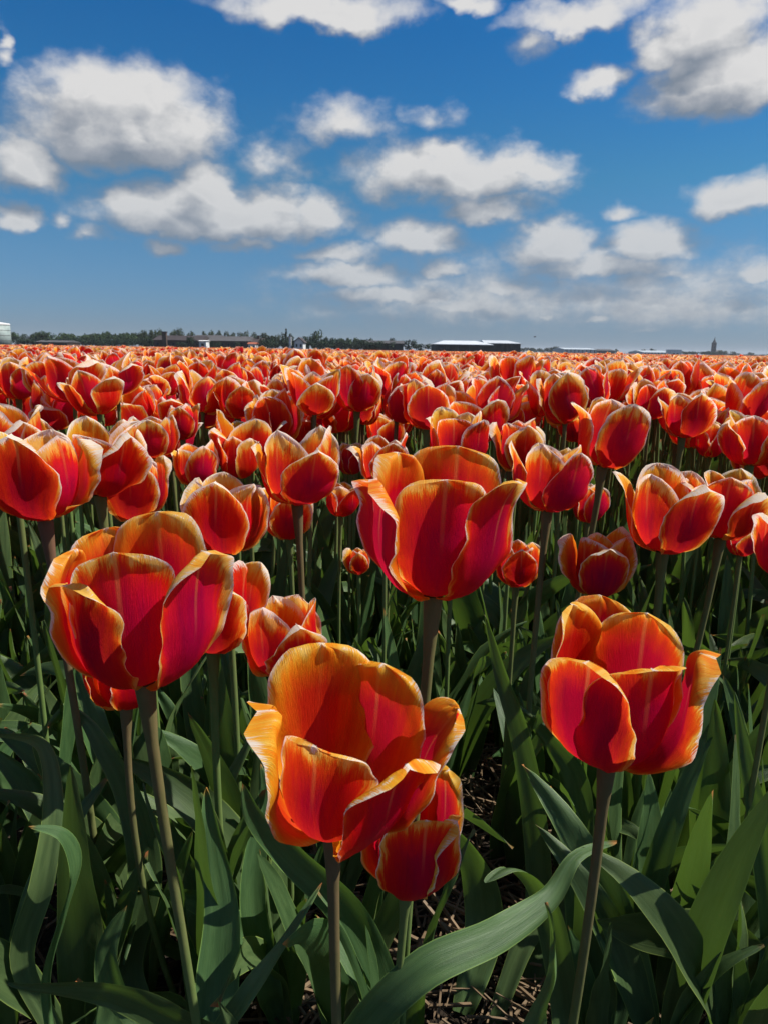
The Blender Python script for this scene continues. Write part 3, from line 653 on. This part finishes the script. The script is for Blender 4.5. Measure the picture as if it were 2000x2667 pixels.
fr = random.Random(9); pts_all = []
step = .088
y = .84
while y < 14:
    x = -(.66*y+2.2)
    while x < .66*y+2.2:
        px = x+fr.uniform(-.5, .5)*step; py = y+fr.uniform(-.5, .5)*step
        x += step
        if any((px-a)**2+(py-b)**2 < .055**2 for a, b in hero_xy): continue
        if py < .95 and abs(px) < .62: continue
        pts_all.append((px, py))
    y += step
def in_view(p): return abs(p[0]) < .555*p[1]+.03
vis = sorted([p for p in pts_all if in_view(p)], key=lambda p: p[1])
N_IND = 300-len(HEROES)
ind = vis[:N_IND]; ind_set = set(ind); rest = [p for p in pts_all if p not in ind_set]
def head_h(r):
    h = r.gauss(.422, .026)
    if r.random() < .07: h += r.uniform(.02, .05)
    return min(h, .468)
rr = random.Random(15)
for (x, y) in ind:
    V = rr.choice(VAR); h = head_h(rr); root = empty('tulip', (x, y, 0)); root.rotation_euler = (0, 0, rr.uniform(0, 2*math.pi))
    side = 'left' if x/y < -.19 else ('right' if x/y > .19 else 'middle')
    band = 'near' if y < 1.75 else 'far'
    form = 'narrow closed' if V.opn < .5 else ('half open' if V.opn < .7 else 'wide open')
    lab = {'near': '%s orange rimmed tulip in the %s field right behind the front tulips',
           'far': 'small looking %s tulip in the packed %s field below the skyline'}[band] % (form, side)
    tag(root, lab, 'tulip', '%s tulips massed in the %s field, %s rows' % (form, side, 'nearer' if band == 'near' else 'farther'))
    s = rr.uniform(.92, 1.15)
    mat = Matrix.Translation((V.top[0], V.top[1], h)) @ Matrix.Rotation(rr.gauss(0, .16), 4, 'Y') @ Matrix.Rotation(rr.gauss(0, .16), 4, 'X') @ Matrix.Scale(s, 4)
    for me in V.meshes:
        o = bpy.data.objects.new('petal', me); COL.objects.link(o); o.parent = root; o.matrix_local = mat
    o = bpy.data.objects.new('stem', V.stem); COL.objects.link(o); o.parent = root; o.scale = (1, 1, h)
    for k in range(3 if y < 2.2 else 2): add_leaf(root, rr.choice(LEAVES), rr.uniform(0, 6.283), rr.uniform(.8, 1.12))

# leafy plants without a bloom in the front of the bed
lf = random.Random(31); k = 0; spots = []
while len(spots) < 190 and k < 9000:
    k += 1
    y = lf.uniform(.42, 1.35); x = lf.uniform(-.64*y-.08, .64*y+.08)
    if any((x-a)**2+(y-b)**2 < .046**2 for a, b in spots) or any((x-a)**2+(y-b)**2 < .035**2 for a, b in hero_xy): continue
    if -.02 < x < .16 and y < .60: continue               # the bare straw patch at the lower right
    spots.append((x, y))
for (x, y) in spots:
    root = empty('tulip_plant', (x, y, 0))
    side = 'left' if x < 0 else 'right'
    tag(root, 'leafy green tulip plant without a bloom among the front stems on the %s half' % side, 'plant', 'bloomless tulip plants in the front, %s half' % side)
    for j in range(lf.choice([4, 5, 5])): add_leaf(root, lf.choice(LEAVES), lf.uniform(0, 6.283), lf.uniform(.58, .95))

# the rest of the field: instanced tulips
def joined(parts):
    """one mesh out of (vertices, faces, attributes, material index, matrix)"""
    V, Fc, MI = [], [], []; A = {k: [] for k in ('rim', 'fan', 'pv', 'pu', 'brown')}
    for v, f, a, mi, mt in parts:
        b = len(V); V += [tuple(mt @ Vector(x)) for x in v]; Fc += [tuple(i+b for i in q) for q in f]; MI += [mi]*len(f)
        for k in A: A[k] += list(a.get(k, [0]*len(v)))
    me = bpy.data.meshes.new('tulip_mass'); me.from_pydata(V, [], Fc); me.update()
    me.polygons.foreach_set('use_smooth', [True]*len(me.polygons))
    for m in (M_PETAL, M_STEM, M_LEAF): me.materials.append(m)
    me.polygons.foreach_set('material_index', MI)
    for k, x in A.items():
        q = me.attributes.new(k, 'FLOAT', 'POINT'); q.data.foreach_set('value', np.asarray(x, dtype=np.float32))
    return me
def from_mesh(me):
    v = [x.co.copy() for x in me.vertices]; f = [tuple(p.vertices) for p in me.polygons]
    a = {}
    for k in ('rim', 'fan', 'pv', 'pu', 'brown'):
        if k in me.attributes:
            z = np.empty(len(v), dtype=np.float32); me.attributes[k].data.foreach_get('value', z); a[k] = z.tolist()
    return v, f, a
def mass_variant(V, res, leaves, stem=True):
    parts = []; top = Matrix.Translation((V.top[0], V.top[1], .405)) @ Matrix.Rotation(rv.gauss(0, .1), 4, 'Y')
    for p in V.specs:
        v, f, a = petal_arrays(nu=res[0], nv=res[1], **p); a['rim'] = [(.022+q*.62) if stem else (.034+q*.46) for q in a['rim']]; parts.append((v, f, a, 0, top))
    if stem: v, f, a = from_mesh(V.stem); parts.append((v, f, a, 1, Matrix.Diagonal((1, 1, .405, 1))))
    for k in range(leaves):
        v, f, a = from_mesh(rv.choice(LEAVES_LO)); parts.append((v, f, a, 2, Matrix.Rotation(rv.uniform(0, 6.28), 4, 'Z')))
    me = joined(parts); return bpy.data.objects.new('tulip_mass', me)

def scatter(name, pts, variants, label, rgn, zjit=.018, smin=.94, smax=1.12, zoff=-.012, tall=.045):
    me = bpy.data.meshes.new(name)
    P3, ROT, SC, IX = [], [], [], []
    for x, y in pts:
        dz = rgn.gauss(zoff, zjit)
        if rgn.random() < .06: dz += rgn.uniform(.01, tall)
        P3.append((x, y, min(dz, .05))); ROT += [rgn.gauss(0, .03), rgn.gauss(0, .03), rgn.uniform(0, 6.283)]; SC.append(rgn.uniform(smin, smax)); IX.append(rgn.randrange(len(variants)))
    me.from_pydata(P3, [], []); me.update()
    a = me.attributes.new('rot', 'FLOAT_VECTOR', 'POINT'); a.data.foreach_set('vector', ROT)
    a = me.attributes.new('scl', 'FLOAT', 'POINT'); a.data.foreach_set('value', SC)
    a = me.attributes.new('idx', 'INT', 'POINT'); a.data.foreach_set('value', IX)
    o = bpy.data.objects.new(name, me); COL.objects.link(o)
    g = bpy.data.node_groups.new(name, 'GeometryNodeTree'); g.is_modifier = True
    g.interface.new_socket(name='Geometry', in_out='INPUT', socket_type='NodeSocketGeometry')
    g.interface.new_socket(name='Geometry', in_out='OUTPUT', socket_type='NodeSocketGeometry')
    n, l = g.nodes, g.links
    gi, go = n.new('NodeGroupInput'), n.new('NodeGroupOutput')
    g2i = n.new('GeometryNodeGeometryToInstance')
    for v in reversed(variants):
        oi = n.new('GeometryNodeObjectInfo'); oi.inputs[0].default_value = v; l.new(oi.outputs['Geometry'], g2i.inputs[0])
    iop = n.new('GeometryNodeInstanceOnPoints'); l.new(gi.outputs[0], iop.inputs['Points']); l.new(g2i.outputs[0], iop.inputs['Instance'])
    iop.inputs['Pick Instance'].default_value = True
    def na(nm, ty):
        q = n.new('GeometryNodeInputNamedAttribute'); q.data_type = ty; q.inputs[0].default_value = nm; return q.outputs[0]
    l.new(na('idx', 'INT'), iop.inputs['Instance Index']); l.new(na('scl', 'FLOAT'), iop.inputs['Scale'])
    e2r = n.new('FunctionNodeEulerToRotation'); l.new(na('rot', 'FLOAT_VECTOR'), e2r.inputs[0]); l.new(e2r.outputs[0], iop.inputs['Rotation'])
    l.new(iop.outputs[0], go.inputs[0])
    md = o.modifiers.new('scatter', 'NODES'); md.node_group = g
    tag(o, label, 'tulips', kind='stuff'); return o
mass1 = [mass_variant(V, (6, 7), 2) for V in VAR]
mass2 = [mass_variant(V, (4, 5), 0, False) for V in VAR[:8]]
scatter('tulip_field', rest, mass1, 'mass of red and orange tulips filling the field beyond the nearer rows', random.Random(41))
fp = []; r4 = random.Random(43)
for (ya, yb, dn) in ((14, 30, 42), (30, 60, 22), (60, 130, 7)):
    area = (.6*(ya+yb)+4)*(yb-ya)
    for i in range(int(area*dn)):
        y = r4.uniform(ya, yb); x = r4.uniform(-.6*y-2, .6*y+2); fp.append((x, y))
scatter('distant_tulips', fp, mass2, 'far mass of tulips merging into an orange band below the skyline', random.Random(44), zoff=-.035, tall=.03)
def far_canopy():
    m, t, b = principled('far_bloom', (.6, .2, .06), .8, .2)
    tc = t.new('ShaderNodeTexCoord'); f = t.noise(tc.outputs['Object'], 7.0, 4.0, .7)[0]
    t.l.new(t.ramp(f, [(.3, (.50, .03, .01)), (.45, (.80, .16, .02)), (.58, (.90, .40, .05)), (.7, (.92, .62, .2))]), b.inputs['Base Color'])
    rg = random.Random(3); xs = np.linspace(-200, 200, 220); ys = [58+i*.9 for i in range(60)]+[112+i*3 for i in range(30)]
    o = grid_sheet('tulip_canopy', list(xs), ys, lambda x, y: .43+rg.uniform(-.02, .025), m)
    tag(o, 'orange blur of the farthest tulips along the skyline', 'tulips', kind='stuff')
far_canopy()

# ------------------------------------------------------------------ the skyline
M_TRUNK = varied('bark', (.05, .04, .03), (.09, .07, .05), 2)
def foliage_mat(name, a, b):
    m = varied(name, a, b, 1.2, rough=.8, spec=.1); return m
M_FOL = [foliage_mat('foliage', (.022, .042, .018), (.045, .075, .028)), foliage_mat('foliage_olive', (.030, .046, .020), (.060, .080, .034)), foliage_mat('foliage_dark', (.014, .028, .016), (.028, .048, .026))]
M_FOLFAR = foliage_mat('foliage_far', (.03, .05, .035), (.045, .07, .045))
def crown_mesh(seed, kind):
    rg = random.Random(seed); V = []; Fc = []
    clumps = []
    for i in range(16):
        if kind == 'round':
            a = rg.uniform(0, 6.28); z = rg.uniform(-.75, .85); r = math.sqrt(max(0, 1-z*z))*rg.uniform(.35, .75)
            clumps.append((Vector((math.cos(a)*r, math.sin(a)*r, z*.72)), rg.uniform(.28, .48)))
        elif kind == 'wide':
            a = rg.uniform(0, 6.28); z = rg.uniform(-.6, .6); r = rg.uniform(.2, 1.1)
            clumps.append((Vector((math.cos(a)*r, math.sin(a)*r, z*.8*(1.2-r*.6))), rg.uniform(.26, .42)))
        else:
            z = rg.uniform(-1, .95); r = (1-z)*.32*rg.uniform(.4, 1); a = rg.uniform(0, 6.28)
            clumps.append((Vector((math.cos(a)*r, math.sin(a)*r, z)), .10+.17*(1-z)*.6))
    for c, cr in clumps:
        for i in range(62):
            d = Vector((rg.gauss(0, 1), rg.gauss(0, 1), rg.gauss(0, 1))).normalized(); p = c+d*cr*rg.uniform(.6, 1.08)
            n = (d+Vector((rg.gauss(0, .5), rg.gauss(0, .5), rg.gauss(0, .5)))).normalized(); a = n.orthogonal().normalized(); b = n.cross(a)
            s = rg.uniform(.045, .10); k = len(V)
            V += [p+a*s, p+b*s*.8, p-a*s, p-b*s*.8]; Fc.append((k, k+1, k+2, k+3))
    me = bpy.data.meshes.new('crown'); me.from_pydata([tuple(v) for v in V], [], Fc); me.update(); return me
CROWNS = {k: [crown_mesh(i*7+len(k), k) for i in range(4)] for k in ('round', 'wide', 'cone')}
trunk_me = MB().tube([(0, 0, 0), (.02, 0, .5), (0, .01, 1)], [.05, .036, .02], 7)
trunk_mesh = bpy.data.meshes.new('trunk'); trunk_mesh.from_pydata(trunk_me.v, [], trunk_me.f); trunk_mesh.materials.append(M_TRUNK)
rt_ = random.Random(8)
def tree(px, top, wpx, Y, kind, label, mat=0, low=.25, group=None):
    base = far(px, 911+(px-1000)*.015, Y); tp = far(px, top, Y); H = tp.z; w = wpx/F*Y/2*1.0
    root = empty('tree', (base.x, Y+rt_.uniform(-6, 6), 0)); tag(root, label, 'tree', group)
    t = bpy.data.objects.new('trunk', trunk_mesh); COL.objects.link(t); t.parent = root; t.scale = (H*.45, H*.45, H*.7)
    me = CROWNS[kind][rt_.randrange(4)]
    key = me.name+str(mat)
    if key not in CM:
        c = me.copy(); c.materials.append((M_FOL+[M_FOLFAR])[mat]); CM[key] = c
    c = bpy.data.objects.new('crown', CM[key]); COL.objects.link(c); c.parent = root
    hz = H*(1-low)/2; c.location = (0, 0, H*low+hz); k = .92
    c.scale = (w*k*1.1, w*k*1.1, hz*{'round': 1.12, 'wide': 1.36, 'cone': 1.0}[kind]); c.rotation_euler = (0, 0, rt_.uniform(0, 6.28))
CM = {}
G1 = 'trees and bushes of the left skyline'
def belt(x0, x1, n, top, jit, w, Y, kind, label, mat, low, group):
    for i in range(n):
        px = x0+(x1-x0)*(i+.5)/n+rt_.uniform(-.25, .25)*(x1-x0)/n
        tree(px, top+rt_.uniform(-jit, jit), w*rt_.uniform(.85, 1.25), Y+rt_.uniform(-15, 15), kind, label, mat, low, group)
tree(36, 860, 46, 330, 'round', 'dark rounded tree right beside the grey silo at the left edge')
tree(72, 866, 46, 335, 'wide', 'dark broad tree second from the silo at the left edge')
tree(96, 866, 46, 335, 'wide', 'low dark tree left of the domed tree on the left skyline')
tree(130, 861, 42, 325, 'round', 'domed tree standing slightly higher on the left skyline behind the low grey barn', 0)
belt(150, 400, 17, 864, 4, 42, 345, 'wide', 'bushy tree in the dark unbroken belt left of the brown roofed farm', 0, .02, G1)
belt(-60, 20, 4, 866, 3, 46, 360, 'wide', 'dark tree behind the grey silo at the left edge', 0, .02, 'trees behind the silo')
belt(10, 420, 18, 880, 2, 44, 315, 'wide', 'low dark shrub at the foot of the left tree belt', 2, .0, 'shrubs below the left tree belt')
for px, tp in ((386,859),(405,858),(424,853),(452,854),(472,853),(490,858)):
    tree(px, tp, 25, 330, 'round', 'round topped tree in the clump behind the brown roofed farm', 1, .1, 'clump of round trees behind the farm')
for i, px in enumerate(range(530, 770, 19)):
    tree(px, [860,856,859,861,862,860,863,864,865,866,867,868,868][i % 13], 20, 380, 'round', 'small round tree of the even row behind the farm roofs', 1, .15, 'even row of round trees behind the farm')
for px, tp in ((497, 872), (690, 880), (385, 876), (470, 886), (560, 886), (618, 887)): tree(px, tp, 26, 262, 'wide', 'dark bush in front of the farm buildings', 2, .0, 'bushes in front of the farm')
tree(742, 855, 30, 300, 'cone', 'dark pointed conifer beside the white gabled house', 2, .02)
tree(712, 872, 40, 300, 'wide', 'low dark bush left of the pointed conifer', 2, .0)
tree(826, 861, 38, 300, 'round', 'highest round tree right of the white gabled house', 0, .0)
tree(803, 868, 34, 305, 'wide', 'dark tree touching the right side of the white gabled house', 2, .0)
tree(850, 872, 34, 305, 'wide', 'dark tree directly right of the highest round tree by the white house', 2, .0)
belt(700, 1000, 13, 884, 2, 46, 290, 'wide', 'low dark hedge bush under the white house and its trees', 2, .0, 'hedge bushes near the white house')
belt(865, 940, 4, 877, 2, 30, 320, 'wide', 'dark tree in the thinning end of the middle belt', 0, .0, 'trees in the thinning middle belt')
tree(960, 876, 48, 310, 'wide', 'flat topped dark tree over the low white roof in the middle', 2, .0)
tree(1020, 880, 26, 320, 'round', 'small dark tree right of the low white roof', 2, .1)
tree(1062, 882, 36, 320, 'wide', 'dark tree between the low white roof and the big shed', 2, .0)
tree(1100, 892, 44, 320, 'wide', 'low dark tree touching the left end of the big shed', 2, .0)
belt(1355, 1475, 7, 904, 2, 22, 900, 'wide', 'far small tree right of the big sheds', 3, .0, 'far small trees right of the sheds')
tree(1440, 900, 22, 900, 'round', 'highest of the far small trees right of the big sheds', 3, .0)
for px, tp, w in ((1602,908,12),(1676,908,14),(1700,907,20)):
    tree(px, tp, w, 900, 'round', 'tiny round tree behind the pale greenhouse roofs', 3, .0, 'tiny trees behind the greenhouse roofs')
belt(1765, 1870, 8, 914, 1, 24, 850, 'wide', 'far dark tree between the white box building and the church', 3, .0, 'far trees left of the church')
tree(1880, 911, 26, 900, 'round', 'far tree standing against the right side of the church', 3, .0)
belt(1880, 2060, 12, 921, 2, 22, 1100, 'wide', 'very distant low tree at the right end of the skyline', 3, .0, 'distant trees at the right end')
for px, tp in ((1908,915),(1950,917)): tree(px, tp, 20, 1100, 'round', 'slightly higher distant tree right of the church', 3, .0, 'higher distant trees right of the church')

def flat(name, c, rough=.7, c2=None, sc=.5): return varied(name, c, c2 or tuple(x*.75 for x in c), sc, rough)
M_WHITE = flat('white_paint', (.75, .75, .74)); M_ROOFW = flat('pale_metal_roof', (.55, .58, .60), .5, (.48, .50, .52))
M_ROOFB = flat('brown_roof', (.055, .042, .040)); M_ROOFG = flat('grey_roof', (.085, .080, .080)); M_BRICK = flat('dark_brick', (.07, .045, .035))
M_RED = flat('orange_tile', (.40, .12, .06)); M_DARK = flat('dark_cladding', (.030, .038, .036)); M_GLASS = flat('dark_window', (.02, .025, .03), .2)
M_SILO = flat('silo_metal', (.30, .36, .34), .5); M_FARB = flat('far_brick', (.075, .065, .070)); M_GH = flat('greenhouse_roof', (.50, .55, .58), .4)
def hy(px): return 911+(px-1000)*.015
def seg(px0, px1, ytop, Y):
    a = far(px0, hy(px0), Y); b = far(px1, hy(px1), Y); return a.x, b.x, far((px0+px1)/2, ytop, Y).z
def building(px0, px1, yeave, ytop, Y, depth, wall, roof, label, cat='building', axis='x', windows=0, door=False, wm=None, name='building', chimney=False, winh=(.35, .7), trim=None):
    x0, x1, ze = seg(px0, px1, yeave, Y); zt = seg(px0, px1, ytop, Y)[2]
    root = empty(name, ((x0+x1)/2, Y, 0)); tag(root, label, cat)
    w = (x1-x0)/2; W = MB().box(-w, w, 0, depth, 0, ze).obj('wall', wall, root)
    if axis == 'y':
        MB().gable(-w, w, 0, depth, ze, zt-.25, 'y').obj('gable', wall, root)
        b = MB(); th = .25
        for s in (-1, 1):
            b.add([(0, -.4, zt), (s*(w+.5), -.4, ze-.25), (s*(w+.5), depth+.4, ze-.25), (0, depth+.4, zt), (0, -.4, zt-th), (s*(w+.5), -.4, ze-.25-th), (s*(w+.5), depth+.4, ze-.25-th), (0, depth+.4, zt-th)],
                  [(0,1,2,3),(7,6,5,4),(0,4,5,1),(1,5,6,2),(2,6,7,3)])
        r = b.obj('roof', roof, root)
    else:
        b = MB().gable(-w-.4, w+.4, -.5, depth+.5, ze+.004, zt, 'x'); r = b.obj('roof', roof, root)
    if windows:
        ww = min(1.2, 2*w/windows*.4)
        for i in range(windows):
            cx = -w+2*w*(i+.5)/windows
            f = MB().box(cx-ww/2, cx+ww/2, -.06, .05, ze*winh[0], ze*winh[1]).obj('window', trim or M_ROOFG, root)
            MB().box(cx-ww/2+.12, cx+ww/2-.12, -.09, -.061, ze*winh[0]+.12, ze*winh[1]-.12).obj('pane', M_GLASS, f)
    if door: MB().box(-w*.5, -w*.5+min(3, w*.5), -.08, .04, 0, ze*.8).obj('door', wm or M_WHITE, root)
    if chimney:
        MB().box(w*.3, w*.3+.8, depth*.4, depth*.4+.8, ze, zt+1.0).obj('chimney', M_BRICK, r)
    return root
# silo at the left edge
sx0, sx1, sz = seg(-60, 20, 846, 260)
s = empty('silo', ((sx0+sx1)/2, 262, 0)); tag(s, 'grey green silo with a white top cut by the left edge', 'silo'); rs = (sx1-sx0)/2
MB().tube([(0, 0, 0), (0, 0, sz*.5), (0, 0, sz)], rs, 28).obj('tank_wall', M_SILO, s, True)
MB().tube([(0, 0, sz+.002), (0, 0, sz+.6), (0, 0, sz+1.1)], [rs*1.02, rs*.98, rs*.3], 28).obj('tank_roof', M_WHITE, s, True)
for k in range(3): MB().tube([(0, 0, sz*(.25+.25*k)-.08), (0, 0, sz*(.25+.25*k)+.08)], rs*1.006, 28).obj('band', M_ROOFG, s, True)
building(94, 176, 891, 886, 290, 12, M_BRICK, M_ROOFG, 'long low grey barn in front of the trees at the far left', 'barn', windows=5)
building(402, 525, 886, 873, 270, 16, M_BRICK, M_ROOFB, 'dark brown roofed barn at the left end of the farm', 'barn', windows=6)
cb = empty('chimney_stack', (far(431, hy(431), 268).x, 268, 0)); tag(cb, 'dark square tower rising before the brown roofed barn', 'tower')
ct = far(431, 866, 268).z; MB().box(-.75, .75, -.75, .75, 0, ct).obj('shaft', M_BRICK, cb); MB().box(-.95, .95, -.95, .95, ct+.003, ct+.35).obj('cap', M_ROOFB, cb)
building(505, 570, 886, 872, 282, 14, M_BRICK, M_ROOFG, 'grey roofed barn in the middle of the farm behind the white shed', 'barn', windows=3)
building(520, 538, 888, 886, 262, 5, M_WHITE, M_WHITE, 'small white shed before the farm roofs', 'shed', door=False, windows=1)
building(545, 648, 888, 875, 268, 14, M_BRICK, M_ROOFG, 'long grey brown roofed barn with skylights in the middle of the farm', 'barn', windows=7)
for px in (582, 606):
    p = far(px, 879, 271); 
building(636, 682, 893, 880, 272, 10, M_BRICK, M_ROOFB, 'brown roofed house at the right end of the farm', 'house', windows=3, chimney=True)
building(648, 666, 896, 891, 258, 6, M_WHITE, M_RED, 'little white house with an orange tile roof before the farm', 'house', windows=2)
building(768, 790, 889, 878, 265, 9, M_WHITE, M_ROOFB, 'white gabled house among dark trees', 'house', axis='y', windows=2, chimney=False)
x0, x1, zt = seg(752, 758, 876, 266); c = empty('chimney_stack', ((x0+x1)/2, 268, 0)); tag(c, 'narrow white chimney wall left of the white gabled house', 'chimney')
MB().box(-.4, .4, -.4, .4, 0, zt).obj('shaft', M_WHITE, c); MB().box(-.5, .5, -.5, .5, zt+.003, zt+.2).obj('cap', M_ROOFG, c)
building(946, 1050, 894, 886, 300, 22, M_DARK, M_ROOFG, 'low shed with a grey roof left of the big sheds', 'shed', windows=0, door=True, wm=M_ROOFG)
def shed(px0, pr0, pr1, px1, yeave, ytop, Y, label, doors):
    x0, x1, ze = seg(px0, px1, yeave, Y); r0, r1, zt = seg(pr0, pr1, ytop, Y)
    cx = (x0+x1)/2; root = empty('farm_shed', (cx, Y, 0)); tag(root, label, 'shed'); w = (x1-x0)/2; D = 26
    MB().box(-w, w, 0, D, 0, ze).obj('wall', M_DARK, root)
    b = MB(); e = .5
    b.add([(-w-e, -e, ze+.01), (w+e, -e, ze+.01), (r1-cx, D/2, zt), (r0-cx, D/2, zt), (-w-e, D+e, ze+.01), (w+e, D+e, ze+.01),
           (-w-e, -e, ze-.2), (w+e, -e, ze-.2)], [(0,1,2,3), (5,4,3,2), (1,5,2), (4,0,3), (6,7,1,0)])
    b.obj('roof', M_ROOFW, root)
    for i in range(doors):
        a = -w+2*w*(i+.25)/doors; MB().box(a, a+w/doors, -.08, .02, 0, ze*.85).obj('door', M_GLASS, root)
    for i in range(doors+1):
        a = -w+2*w*i/doors; a = min(max(a, -w+.2), w-.2); MB().box(a-.12, a+.12, -.14, -.003, 0, ze-.2).obj('post', M_ROOFG, root)
shed(1132, 1160, 1248, 1281, 897, 886, 285, 'big dark shed with a wide pale metal roof, left one of two', 5)
shed(1262, 1262, 1332, 1354, 894, 885.5, 310, 'dark shed with a pale roof, right one of two', 4)
building(1470, 1552, 910, 906, 800, 60, M_GH, M_GH, 'long pale greenhouse far off right of the sheds', 'greenhouse', windows=8, winh=(.1, .9), trim=M_GH)
building(1555, 1600, 913, 909, 820, 40, M_FARB, M_ROOFG, 'small dark far building between the pale greenhouses', 'building', windows=4)
building(1675, 1744, 918, 913, 780, 50, M_GH, M_GH, 'pale greenhouse left of the white box building', 'greenhouse', windows=8, winh=(.1, .9), trim=M_GH)
bx0, bx1, bz = seg(1745, 1773, 911.5, 700)
bw = empty('warehouse', ((bx0+bx1)/2, 700, 0)); tag(bw, 'bright white box shaped building on the right skyline', 'warehouse'); w = (bx1-bx0)/2
MB().box(-w, w, 0, 12, 0, bz).obj('wall', M_WHITE, bw); MB().box(-w-.1, w+.1, -.1, 12.1, bz+.003, bz+.3).obj('roof', M_ROOFW, bw)
for i in range(2): MB().box(-w*.6+i*w*.7, -w*.6+i*w*.7+w*.4, -.08, .02, 0, bz*.35).obj('door', M_ROOFG, bw)
# church
cx0, cx1, cz = seg(1704.5*0+1851, 1860, 892, 1000)
ch = empty('church', ((cx0+cx1)/2, 1000, 0)); tag(ch, 'distant church with a thin dark spire on the right skyline', 'church'); w = (cx1-cx0)/2
MB().box(-w, w, -w, w, 0, cz).obj('tower', M_FARB, ch)
zt = far(1855, 877, 1000).z
spb = MB(); mid = cz+(zt-cz)*.35
spb.tube([(0, 0, cz+.003), (0, 0, cz+.6), (0, 0, mid), (0, 0, mid+.3), (0, 0, zt)], [w*1.15, w*.85, w*.62, w*.45, .05], 8).obj('spire', M_ROOFG, ch)
MB().gable(w+.01, w+9, -4, 4, 3.5, 7).obj('nave_roof', M_ROOFG, ch); MB().box(w+.01, w+9, -3.6, 3.6, 0, 3.5).obj('nave', M_FARB, ch)
for z in (cz*.55, cz*.8): MB().box(-w*.3, w*.3, -w-.06, -w+.02, z, z+2.2).obj('window', M_GLASS, ch)
# a bird over the field
bp = far(1392, 877.5, 120)
bd = empty('bird', bp); tag(bd, 'small dark bird flying low over the field right of the sheds', 'bird')
M_BIRD = principled('bird', (.02, .02, .02))[0]
MB().tube([(-.22, 0, 0), (-.12, 0, .0), (.02, 0, .01), (.14, 0, .02), (.2, 0, .02)], [.01, .045, .06, .035, .012], 8).obj('body', M_BIRD, bd, True)
for s in (-1, 1):
    MB().add([(.08, s*.03, .02), (-.06, s*.03, .02), (-.10, s*.28, .11), (.04, s*.26, .12), (-.10, s*.52, .05), (.08, s*.03, .012), (-.06, s*.03, .012), (-.10, s*.28, .10), (.04, s*.26, .11)],
             [(0,1,2,3),(3,2,4),(5,8,7,6),(8,4,7)]).obj('wing', M_BIRD, bd, True)

# ------------------------------------------------------------------ the air over the flat land
hz = MB().box(-6200, 6200, -3200, 7200, -1.2, 34).obj('haze', None)
hm = bpy.data.materials.new('haze'); hm.use_nodes = True; ht = NT(hm.node_tree); ht.n.clear()
hv = ht.new('ShaderNodeVolumePrincipled'); hv.inputs['Color'].default_value = (.86, .92, 1, 1); hv.inputs['Density'].default_value = .00013
ho = ht.new('ShaderNodeOutputMaterial'); ht.l.new(hv.outputs[0], ho.inputs['Volume']); hz.data.materials.append(hm)
tag(hz, 'thin pale haze lying over the whole field and skyline', 'haze', kind='stuff')
